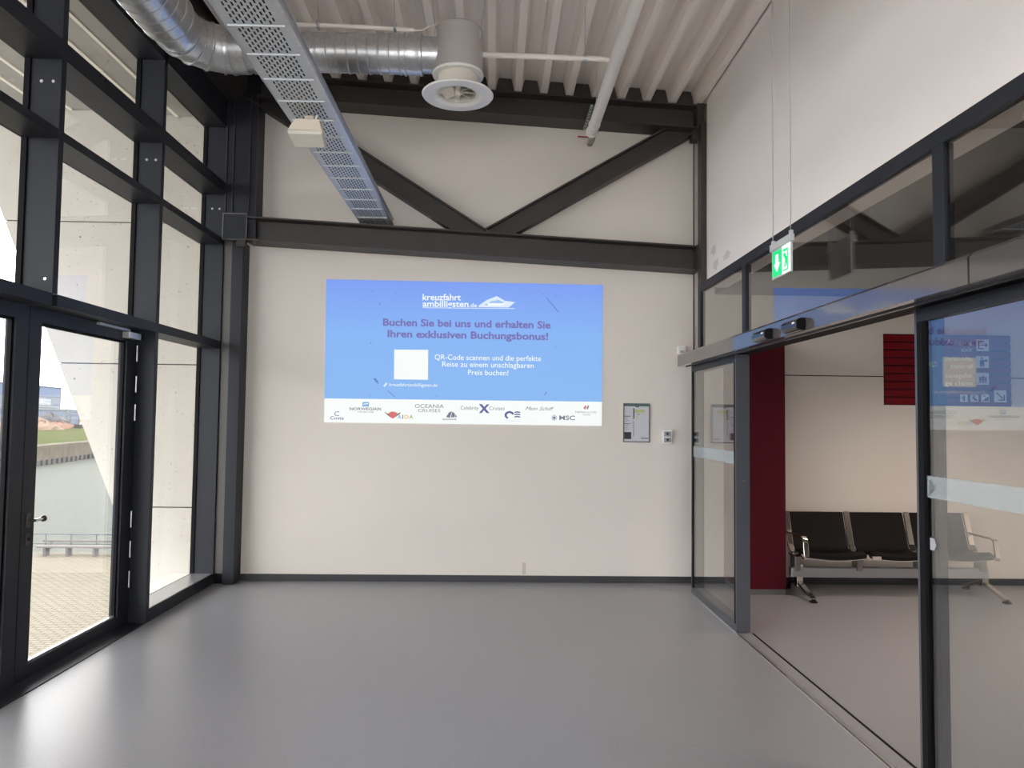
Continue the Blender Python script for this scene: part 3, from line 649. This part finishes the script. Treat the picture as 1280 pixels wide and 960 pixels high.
# branch conduit from the pipe to the diffuser, and the conduit over the duct
cd = thing('branch_pipe', 'thin white branch pipe from the diffuser to the large white pipe', 'pipe', (.4, 5.8, 4.6))
MB().tube([(-.125, 5.78, 4.60), (.845, 5.80, 4.60), (.88, 5.80, 4.595), (.905, 5.805, 4.58), (.915, 5.81, 4.556)], .022, 14).obj('pipe_run', 'pipe', cd, smooth=True)
cl = MB(); cl.lathe((.70, 5.797, 4.60), [(.024, -.012), (.032, -.012), (.032, .012), (.024, .012)], 14, 'x'); cl.obj('pipe_clamp', 'galv', cd, smooth=True)
MB().tube([(.70, 5.797, 4.63), (.70, 5.797, deck_z(.7) - .01)], .004, 6).obj('threaded_rod', 'galv', cd)
ce = thing('cable_conduit', 'thin grey conduit running above the spiral duct', 'conduit', (-1, 5.43, 4.62))
MB().tube([(-2.0, 5.41, 4.615), (-1.10, 5.42, 4.612), (-.64, 5.44, 4.605)], .016, 10).obj('conduit_run', 'pipe', ce, smooth=True)
MB().tube([(-.64, 5.44, 4.605), (-.58, 5.44, 4.606), (-.53, 5.43, 4.63), (-.47, 5.43, 4.655)], .006, 8).obj('flexible_cable', 'pipe', ce, smooth=True)
for x in (-1.35, -.78): box('conduit_clip', 'galv', (x - .01, x + .01, 5.39, 5.45, 4.59, 4.64), ce); MB().tube([(x, 5.42, 4.63), (x - .03, 5.43, deck_z(x) + .03)], .003, 6).obj('hanger_wire', 'galv', ce)

# ------------------------------------------------------------------ exit sign on two wires
def onX(px, py, X): r = ray(px, py); return CAM + r * ((X - CAM.x) / r.x)
XE = 1.84
a, b, c = onX(963, 313, XE), onX(986.5, 303, XE), onX(964, 350, XE)
ya, yb, zt_, zb_ = a.y, b.y, (a.z + b.z) / 2, c.z
es = thing('exit_sign', 'green and white emergency exit sign hanging on two wires before the partition', 'exit sign', (XE, (ya + yb)/2, zb_))
grs = mat('sign_housing', (.50, .51, .52), .5)
box('housing', grs, (XE - .002, XE + .030, yb - .012, ya + .012, zt_ - .002, zt_ + .045), es, bevel=.004)
bd = box('sign_panel', grs, (XE + .010, XE + .022, yb, ya, zb_, zt_), es)
hh = zt_ - zb_; ll = ya - yb; mid = ya - ll * .56
box('green_field', 'emg', (XE + .008, XE + .0105, mid, ya - .012, zb_ + .012, zt_ - .012), bd)
box('white_field', 'emw', (XE + .008, XE + .0105, yb + .006, mid, zb_ + .006, zt_ - .006), bd)
cy, cz = (mid + ya - .012) / 2, (zb_ + zt_) / 2; k_ = hh * .3
MB().prism([(cy, cz - k_), (cy + k_*.9, cz - k_*.05), (cy + k_*.45, cz - k_*.05), (cy + k_*.35, cz + k_), (cy - k_*.35, cz + k_), (cy - k_*.45, cz - k_*.05), (cy - k_*.9, cz - k_*.05)], 'x', XE + .006, XE + .0085).obj('arrow', 'emw', bd)
cy = (yb + mid) / 2
MB().prism([(cy + .05, zt_ - .03), (cy - .03, zt_ - .03), (cy - .03, zb_ + .02), (cy + .05, zb_ + .02), (cy + .05, zb_ + .03), (cy - .015, zb_ + .03), (cy - .015, zt_ - .045), (cy + .05, zt_ - .045)], 'x', XE + .006, XE + .0085).obj('door_pictogram', 'emg', bd)
mm = MB(); mm.prism([(cy + .045, cz + .03), (cy + .02, cz + .045), (cy, cz + .02), (cy + .01, cz), (cy + .03, cz - .05), (cy + .015, cz - .055), (cy - .003, cz - .02), (cy - .012, cz - .05), (cy - .025, cz - .045), (cy - .012, cz + .01), (cy + .02, cz + .03)], 'x', XE + .0055, XE + .008); mm.obj('runner_pictogram', 'emg', bd)
for y, nm in ((ya - .01, 0), (yb + .01, 1)):
    MB().tube([(XE + .016, y, zt_ + .04), (XE + .014, y + .004, zt_ + .10), (XE + .016, y, zt_ + .16), (XE + .016, y, deck_z(XE) + .02)], .003 if nm else .004, 6).obj('suspension_wire', mat('grey_wire', (.42, .41, .41), .5), es)
    box('wire_bracket', grs, (XE + .006, XE + .026, y - .012, y + .012, zt_ + .045, zt_ + .07), es)

# ------------------------------------------------------------------ waiting room beyond the partition
rp_ = thing('red_pillar', 'dark red boxed pillar standing against the waiting room wall', 'pillar', (2.65, 7.45, 0))
box('cladding', 'red', (2.42, 2.875, 7.20, YB, 0.055, 2.50), rp_); box('plinth', mat('grey_plinth', (.10, .10, .105), .5), (2.43, 2.87, 7.205, YB, 0, 0.055), rp_)
a, b = wp(1105, 417, 7.68), wp(1264.5, 508, 7.68)
sg = thing('direction_sign', 'dark red slatted direction sign with white lettering and pictograms on the waiting room wall', 'sign', (a.x, YB, b.z))
SX0, SX1, SZ1, SZ0 = a.x, b.x, 2.635, 1.88
nsl = 9; hs = (SZ1 - SZ0) / nsl
box('back_plate', 'red', (SX0, SX1, YB - .012, YB, SZ0, SZ1), sg)
sl0 = None
for i in range(nsl): box('slat', 'signred', (SX0, SX1, YB - .022, YB - .012, SZ0 + i*hs + .012, SZ0 + (i+1)*hs - .012), sg)
def S(px, py): return wp(px, py, YB - .024)
def st(body, x0_, x1_, y_, cap):
    p0_, p1_ = S(x0_, y_), S(x1_, y_); text(body, M['print_w'], sg, p0_, p1_, abs((S(x0_, y_ - cap) - p0_).z), lift=.001)
st('Ausgang', 1183, 1215, 430, 5.5); st('exit', 1202, 1215, 439.5, 5.5)
st('Kontrolle', 1177, 1215, 451, 5.5); st('control', 1188, 1215, 460.5, 5.5)
st('Gepäckausgabe', 1155, 1215, 472, 5.5); st('baggage claim', 1158, 1215, 481.5, 5.5)
def icon(x0_, y0_, x1_, y1_, glyphs):
    p, q = S(x0_, y0_), S(x1_, y1_); o = box('pictogram_tile', 'print_w', (p.x, q.x, YB - .027, YB - .021, q.z, p.z), sg)
    for g_ in glyphs:
        MB().prism([(p.x + (q.x - p.x) * u, p.z + (q.z - p.z) * v) for u, v in g_], 'y', YB - .0285, YB - .0265).obj('pictogram', 'red', o)
R4 = lambda u0, v0, u1, v1: [(u0, v0), (u1, v0), (u1, v1), (u0, v1)]
icon(1220.5, 424, 1236, 439, [R4(.12, .15, .22, .85), R4(.22, .15, .6, .24), R4(.22, .76, .6, .85), R4(.35, .46, .75, .54), [(.70, .3), (.92, .5), (.70, .7)]])
icon(1220.5, 445, 1236, 460, [[(.36, .1), (.5, .1), (.5, .26), (.36, .26)], [(.28, .32), (.6, .32), (.85, .3), (.85, .5), (.6, .45), (.6, .9), (.46, .9), (.44, .6), (.4, .9), (.26, .9)]])
icon(1220.5, 466, 1236, 481, [R4(.2, .35, .38, .75), R4(.42, .25, .62, .75), R4(.66, .35, .82, .75), R4(.12, .82, .88, .88)])
icon(1242.5, 488, 1258, 503, [[(.15, .22), (.22, .15), (.72, .65), (.65, .72)], R4(.35, .76, .85, .86), R4(.76, .35, .86, .86)])
icon(1200, 493, 1209.5, 502.5, [R4(.38, .15, .62, .85), R4(.2, .3, .3, .6)])
icon(1213, 493, 1223, 502.5, [[(.2, .3), (.4, .3), (.8, .75), (.8, .88), (.6, .88), (.2, .45)], R4(.35, .1, .55, .25)])
icon(1226.5, 493, 1236.5, 502.5, [[(.1, .9), (.1, .75), (.4, .75), (.4, .5), (.7, .5), (.7, .3), (.9, .3), (.9, .9)], R4(.3, .1, .45, .3)])

# three-seat beam bench
bn = thing('beam_bench', 'chrome three-seat beam bench with black padded seats in the waiting room', 'bench', (4.0, 7.3, 0))
BX = [2.985, 3.60, 4.215, 4.83]; BYf = 7.02
def seatprof():
    # (y, z) outline of the shell seen from the side: seat front, dip, curve into the back rest
    c = [(6.98, .405), (7.05, .425), (7.15, .405), (7.27, .385), (7.35, .40), (7.40, .46), (7.445, .60), (7.50, .775)]
    return c
pf = seatprof()
def shell(x0, x1, thk, lift, name, m, rng=None):
    p = pf if rng is None else pf[rng[0]:rng[1]]
    vs = []; fs = []; N = 8; K = len(p)
    for s_ in (0, 1):
        for i in range(N + 1):
            u = i / N; x = x0 + (x1 - x0) * u; sag = -.022 * math.sin(math.pi * u)
            for (y, z) in p: vs.append((x, y - (0 if z < .45 else lift + thk * s_) , z + (sag if z < .45 else 0) + (lift + thk * s_ if z < .45 else 0)))
    n1 = (N + 1) * K
    for i in range(N):
        for j in range(K - 1):
            a_ = i*K + j; fs.append((a_, a_+1, a_+K+1, a_+K)); fs.append((n1+a_, n1+a_+K, n1+a_+K+1, n1+a_+1))
        for j in (0, K-1): fs.append((i*K+j, (i+1)*K+j, n1+(i+1)*K+j, n1+i*K+j))
    for j in range(K - 1):
        for i in (0, N): fs.append((i*K+j, i*K+j+1, n1+i*K+j+1, n1+i*K+j))
    return MB().add(vs, fs).obj(name, m, bn, smooth=True)
for i in range(3):
    shell(BX[i] + .03, BX[i+1] - .03, .006, -.012, 'seat_shell', 'chrome')
    shell(BX[i] + .034, BX[i+1] - .034, .030, 0.0, 'seat_pad', 'seat', (0, 5)); shell(BX[i] + .034, BX[i+1] - .034, .030, 0.0, 'back_pad', 'seat', (4, 8))
for i, x in enumerate(BX):
    mb = MB(); mb.sweep([(x, y - .035, z + .008) for y, z in pf[3:]], [(-.028, -.010), (.028, -.010), (.028, .010), (-.028, .010)]); mb.obj('back_strut', 'chrome', bn, bevel=.004)
    box('beam_clamp', mat('dark_clamp_steel', (.22, .20, .19), .3, .7), (x - .028, x + .028, 7.18, 7.30, .235, .39), bn, bevel=.004)
    MB().sweep([(x, y, z - .014) for y, z in pf[:5]], [(-.025, -.010), (.025, -.010), (.025, .010), (-.025, .010)]).obj('seat_bracket', 'chrome', bn)
box('beam', mat('grey_beam', (.30, .30, .31), .35, .4), (2.93, 4.89, 7.20, 7.28, .175, .265), bn, bevel=.006)
for x in (BX[0] + .03, BX[3] + .03):
    box('leg', 'chrome', (x - .03, x + .03, 7.205, 7.275, .08, .30), bn, bevel=.004)
    MB().sweep([(x, 7.24, .13), (x, 7.10, .085), (x, 6.90, .028)], [(-.026, -.014), (.026, -.014), (.026, .014), (-.026, .014)]).obj('foot', 'chrome', bn, bevel=.003)
    MB().sweep([(x, 7.24, .13), (x, 7.38, .085), (x, 7.52, .028)], [(-.026, -.014), (.026, -.014), (.026, .014), (-.026, .014)]).obj('foot', 'chrome', bn, bevel=.003)
    box('foot_pad', 'black', (x - .026, x + .026, 6.88, 6.94, 0, .016), bn); box('foot_pad', 'black', (x - .026, x + .026, 7.49, 7.54, 0, .016), bn)
for x in (BX[0], BX[3]):
    MB().sweep([(x, 7.40, .585), (x, 7.05, .585), (x, 7.018, .57), (x, 7.008, .545), (x, 6.985, .41)], [(-.024, -.009), (.024, -.009), (.024, .009), (-.024, .009)]).obj('armrest', 'chrome', bn, bevel=.003)
box('seat_clip', 'chrome', (3.62, 3.70, 6.972, 6.99, .385, .42), bn)

# added downlights, out of view, that brighten the waiting room beyond the partition
for i, (x, y) in enumerate(((4.3, 5.6), (4.3, 2.6), (6.0, 4.2))):
    t = thing('downlight', ('added recessed downlight nearest the waiting room bench', 'added recessed downlight farthest from the waiting room bench', 'added recessed downlight beside the far waiting room wall')[i], 'lamp', (x, y, 3.03))
    MB().lathe((x, y, 0), [(.085, 3.03), (.11, 3.03), (.112, 3.022), (.085, 3.018), (.08, 3.03)], 24).obj('trim_ring', 'whitep', t, smooth=True)
    ld_ = D.lights.new('added_light', 'SPOT'); ld_.energy = 235; ld_.spot_size = math.radians(140); ld_.spot_blend = .8; ld_.color = (1, .80, .66); ld_.shadow_soft_size = .1
    lo = D.objects.new('added_light', ld_); COL.objects.link(lo); lo.parent = t; lo.location = (0, 0, -.03)

# ================================================================== OUTSIDE
GZ = -5.3
# roof overhang with ribs, lengthened out of view to dim the upper wall
so = struct('soffit', 'soff', (-10.0, -3.05, Y0, 8.0, 5.20, 5.6), 'ribbed roof overhang outside the glass front')
box('soffit_board', 'soff', (-3.23, -3.02, Y0, 7.98, 4.95, 5.25), so)
xs_ = -3.23; i = 0
while xs_ > -9.9:
    box('soffit_board', 'soff', (xs_ - .25, xs_, Y0, 7.98, 4.95 + .012 * i, 5.25 + .012 * i), so)
    box('pale_strip', 'soffl', (xs_ - .285, xs_ - .25, Y0, 7.98, 4.935 + .012 * i, 5.25 + .012 * i), so)  # strips paler than the boards between them
    xs_ -= .285; i += 1
# concrete fin with slanting free edge
fin = thing('wall_outside', 'pale concrete wall with slanting free edge beyond the glass front', None, (-3.5, 8.0, GZ), kind='structure')
fx = lambda z: -4.026 - (z - .67) * (5.369 - 4.026) / (3.899 - .67)
J = [-5.3, -3.88, -2.35, -0.83, 0.70, 2.228, 3.765, 5.2]
for i in range(len(J) - 1):
    z0, z1 = J[i] + .006, J[i+1] - .006; xa = max(fx(z0), -3.1 if z0 < -1 else fx(z0)); xb = fx(z1)
    if z0 < -1.0: xa = min(xa, -3.3); xb = min(xb, -3.3)
    p = MB().prism([(xa, z0), (-2.70, z0), (-2.70, z1), (xb, z1)], 'y', 8.0, 8.35).obj('concrete_panel', 'conc', fin)
    if i >= 3:
        for (x, z) in ((-3.95, z1 - .16), (-3.95, z0 + .16), (-4.5, z1 - .16)):
            if x > fx(z) + .1: MB().lathe((x, 8.0, z), [(.001, -.002), (.008, -.002), (.009, .001)], 10, 'y').obj('tie_hole', 'print_k', p)
box('joint_backing', 'print_k', (-3.3, -2.72, 8.02, 8.33, GZ, 5.2), fin)
MB().prism([(fx(.7) + .008, .7), (-3.3, .7), (-3.3, 5.0), (fx(5.0) + .008, 5.0)], 'y', 8.02, 8.33).obj('joint_backing', 'print_k', fin)
# ground below
pav = D.materials.new('promenade_pavers'); pav.use_nodes = True; n = pav.node_tree; b_ = n.nodes['Principled BSDF']
bt = n.nodes.new('ShaderNodeTexBrick'); tcn = n.nodes.new('ShaderNodeTexCoord')
bt.inputs['Color1'].default_value = (.135, .122, .094, 1); bt.inputs['Color2'].default_value = (.122, .110, .085, 1); bt.inputs['Mortar'].default_value = (.062, .056, .042, 1)
bt.inputs['Scale'].default_value = 1.0; bt.inputs['Brick Width'].default_value = .4; bt.inputs['Row Height'].default_value = .2; bt.inputs['Mortar Size'].default_value = .03
n.links.new(tcn.outputs['Object'], bt.inputs['Vector']); n.links.new(bt.outputs['Color'], b_.inputs['Base Color']); b_.inputs['Roughness'].default_value = .9; b_.inputs['Specular IOR Level'].default_value = .05
MATS['promenade_pavers'] = pav
struct('pavement', 'promenade_pavers', (-60, -3.0, -20, 38.2, GZ - 1.5, GZ), 'sunlit paved promenade below the glass front')
box('quay_foot', 'print_k', (-60, -3, 38.0, 38.25, -9, GZ - .05), D.objects['pavement'])
rl = thing('railing', 'dark metal railing along the edge of the promenade', 'railing', (-22, 37.7, GZ))
rm = mat('railing_grey', (.03, .036, .05), .5)
YR = 37.7; dz = lambda x: 0
MB().tube([(-40, YR, GZ + .98), (-8, YR, GZ + .98)], .028, 8).obj('top_rail', rm, rl)
MB().tube([(-40, YR, GZ + .50), (-8, YR, GZ + .50)], .022, 8).obj('mid_rail', rm, rl)
x = -39.5
while x < -8: MB().tube([(x, YR, GZ), (x, YR, GZ + .98)], .028, 6).obj('post', rm, rl); x += 2.15 if x < -23 else 1.25
ob = thing('outdoor_bench', 'pale wooden bench beside the promenade railing', 'bench', (-20.6, 37.2, GZ))
wm_ = mat('weathered_wood', (.075, .070, .062), .8); om = mat('bench_leg_concrete', (.06, .06, .058), .8)
for i in range(3): box('seat_slat', wm_, (-22.3, -17.8, 36.95 + i * .16, 37.07 + i * .16, GZ + .42, GZ + .50), ob)
for x in (-22.0, -20.9, -19.6, -18.2): box('leg', om, (x, x + .11, 36.98, 37.36, GZ, GZ + .42), ob)
box('back_board', wm_, (-22.3, -17.8, 37.45, 37.49, GZ + .62, GZ + .72), ob)
for x in (-21.9, -18.2): box('back_support', om, (x, x + .06, 37.40, 37.45, GZ + .3, GZ + .72), ob)
wt = mat('river_water', (.068, .073, .064), .6, spec=.01, noise=(1.6, (.046, .051, .044), .14), bump=(.9, .5), stretch=(1, .45, 1))
tag(box('river', wt, (-600, 300, 38.3, 900, -9.0, -7.5)), 'pale rippled river beyond the promenade railing', 'river', kind='structure')
tag(box('river', wt, (-600, -60, -400, 38.3, -9.0, -7.5)), 'pale rippled river on the far left of the promenade', 'river', kind='structure')
# far bank; frame along the bank (s) and away from the river (t)
B0 = Vector((-79.6, 129, 0)); BD = Vector((-.16, .987, 0)).normalized(); BN = Vector((-BD.y, BD.x, 0))
def bbox(name, m, s0, s1, t0, t1, z0, z1, parent=None):
    c = [B0 + BD*s + BN*t_ for s, t_ in ((s0, t0), (s1, t0), (s1, t1), (s0, t1))]
    return MB().add([(p.x, p.y, z0) for p in c] + [(p.x, p.y, z1) for p in c], [(3,2,1,0),(4,5,6,7),(0,1,5,4),(1,2,6,5),(2,3,7,6),(3,0,4,7)]).obj(name, m, parent)
qm = mat('stained_quay_concrete', (.095, .083, .064), .9, spec=.05, noise=(.6, (.045, .040, .032), .2)); pm_ = mat('rusty_sheet_piling', (.022, .021, .022), .8)
bk = thing('far_quay', 'stained concrete quay wall on the far bank over dark sheet piling', 'quay', tuple(B0 + Vector((0, 0, -7.5))))
for i in range(-6, 24): bbox('quay_block', qm, i * 8.0, i * 8.0 + 7.92, 0, 3, -6.7, -4.0 + .02 * (i % 3), bk)
s = -20.0
while s < 46: bbox('sheet_pile', pm_, s, s + .8, -.35 if int(s / 1.1) % 2 else -.1, .4, -8.0, -6.55, bk); s += 1.1
gm = mat('bank_grass', (.026, .042, .007), .9, spec=.02, noise=(.2, (.046, .042, .017), .16))
bank = MB(); cc_ = []
for s_ in range(-120, 361, 10):
    for t_, z in ((3, -4.0), (9, -3.3 + .25*math.sin(s_*.3)), (19, -2.65 + .15*math.sin(s_*.7)), (220, -2.6)): p = B0 + BD*s_ + BN*t_; cc_.append((p.x, p.y, z))
ns = 49; bank.add(cc_, [(i*4+j, i*4+j+1, i*4+j+5, i*4+j+4) for i in range(ns-1) for j in range(3)])
tag(bank.obj('grass_bank', gm, smooth=True), 'rough green grass slope on the far river bank', 'grass bank', kind='structure')
def heap(s_, t_, r, h_, m, label):
    mb = MB(); N = 14; c = B0 + BD*s_ + BN*t_; vs = []; fs = []
    for k, (rr_, hh_) in enumerate(((1, -.05), (.85, .4), (.5, .8), (.15, 1.0))):
        for i in range(N):
            a_ = i*2*math.pi/N; q_ = r*rr_*random.uniform(.85, 1.1); vs.append((c.x + q_*math.cos(a_)*.7, c.y + q_*math.sin(a_)*1.5, -2.6 + h_*hh_*random.uniform(.75, 1.2)))
    for k in range(3):
        for i in range(N): fs.append((k*N+i, k*N+(i+1) % N, (k+1)*N+(i+1) % N, (k+1)*N+i))
    fs.append(tuple(range(3*N, 4*N)))
    tag(mb.add(vs, fs).obj('scrap_heap', m), label, 'scrap heap', 'scrap heaps on the far bank')
om_ = mat('rusty_orange_scrap', (.12, .045, .020), .9, noise=(.6, (.045, .036, .034), .12)); sm_ = mat('sandy_scrap', (.13, .088, .052), .9, noise=(.5, (.07, .045, .03), .15)); dm_ = mat('dark_scrap', (.022, .021, .024), .9)
heap(63, 31, 5, 2.6, sm_, 'sandy scrap heap on the far bank seen left of the door meeting stile')
heap(80, 30, 5, 2.3, sm_, 'low sandy scrap heap on the far bank just right of the door meeting stile')
heap(97, 33, 5, 2.1, om_, 'rust-orange scrap heap on the far bank between the two sandy ones')
heap(126, 34, 5, 2.4, sm_, 'sandy scrap heap on the far bank beside the slanting concrete edge')
heap(108, 47, 7.5, 4.6, om_, 'largest rust-orange scrap heap on the far bank before the blue shed')
heap(133, 49, 7, 4.2, dm_, 'dark grey scrap heap on the far bank behind the yellow digger')
dg = thing('digger', 'small yellow digger parked among the scrap heaps on the far bank', 'digger', tuple(B0 + BD*111 + BN*30 + Vector((0, 0, -2.6))))
ym = mat('digger_yellow', (.20, .115, .015), .6); dw = mat('digger_boom_grey', (.16, .16, .15), .6)
bbox('undercarriage', dm_, 108.5, 113.5, 29, 32, -2.6, -1.8, dg); bbox('cab', ym, 110, 114, 29, 32, -1.8, .6, dg)
q0 = B0 + BD*110 + BN*28.8; q1 = B0 + BD*105 + BN*28.8; q2 = B0 + BD*102 + BN*28.8
MB().bar((q0.x, q0.y, -.4), (q1.x, q1.y, 1.6), .5, .5).obj('boom', dw, dg); MB().bar((q1.x, q1.y, 1.6), (q2.x, q2.y, -1.6), .4, .4).obj('stick', dw, dg)
bbox('bucket', dm_, 101, 103, 28, 30, -2.5, -1.4, dg)
bl = mat('shed_blue', (.028, .045, .085), .6); lb_ = mat('shed_light', (.10, .11, .12), .6); db = mat('shed_slate', (.040, .052, .075), .6); wb_ = mat('shed_white_panel', (.14, .145, .15), .6)
def shed(s0, s1, t0, t1, h_, m, label, bands=(), dstep=9):
    c = B0 + BD*(s0+s1)/2 + BN*(t0+t1)/2; t = thing('shed', label, 'shed', (c.x, c.y, -2.6), 'industrial sheds on the far bank')
    bbox('wall', m, s0, s1, t0, t1, -2.6, h_, t); bbox('roof', lb_, s0 - .6, s1 + .6, t0 - .6, t1 + .6, h_, h_ + .4, t)
    for (mm, a_, b_2, z0, z1) in bands: bbox('wall_panel', mm, a_, b_2, t0 - .2, t0 + .1, z0, z1, t)
    k = s0 + 3
    while k < s1 - 4: bbox('door', db, k, k + 4, t0 - .12, t0 + .1, -2.6, 1.2, t); k += dstep
    return t
shed(120, 248, 90, 125, 14.0, db, 'tall slate blue shed with a white panel row on the far bank', ((bl, 120.5, 247.5, 9.6, 13.6), (wb_, 215, 236, 5.6, 8.6), (lb_, 121, 247, 4.6, 5.2)), 12)
shed(140, 262, 70, 82, 3.4, bl, 'low blue shed with a pale roof edge in front of the tall far shed')
tw = thing('lattice_mast', 'thin grey lattice mast rising behind the scrap heaps on the far bank', 'mast', tuple(B0 + BD*176 + BN*60 + Vector((0, 0, -2.6))))
c = B0 + BD*176 + BN*60; lm_ = mat('mast_grey', (.08, .085, .095), .6)
for dx, dy in ((-.7, -.7), (.7, -.7), (.7, .7), (-.7, .7)): MB().bar((c.x + dx, c.y + dy, -2.6), (c.x + dx*.5, c.y + dy*.5, 9), .2, .2).obj('mast_leg', lm_, tw)
for i in range(5):
    z = -2 + i*2; MB().bar((c.x - .6, c.y - .6, z), (c.x + .6, c.y - .6, z + 1.9), .14, .14).obj('brace', lm_, tw); MB().bar((c.x + .6, c.y - .6, z), (c.x - .6, c.y - .6, z + 1.9), .14, .14).obj('brace', lm_, tw)
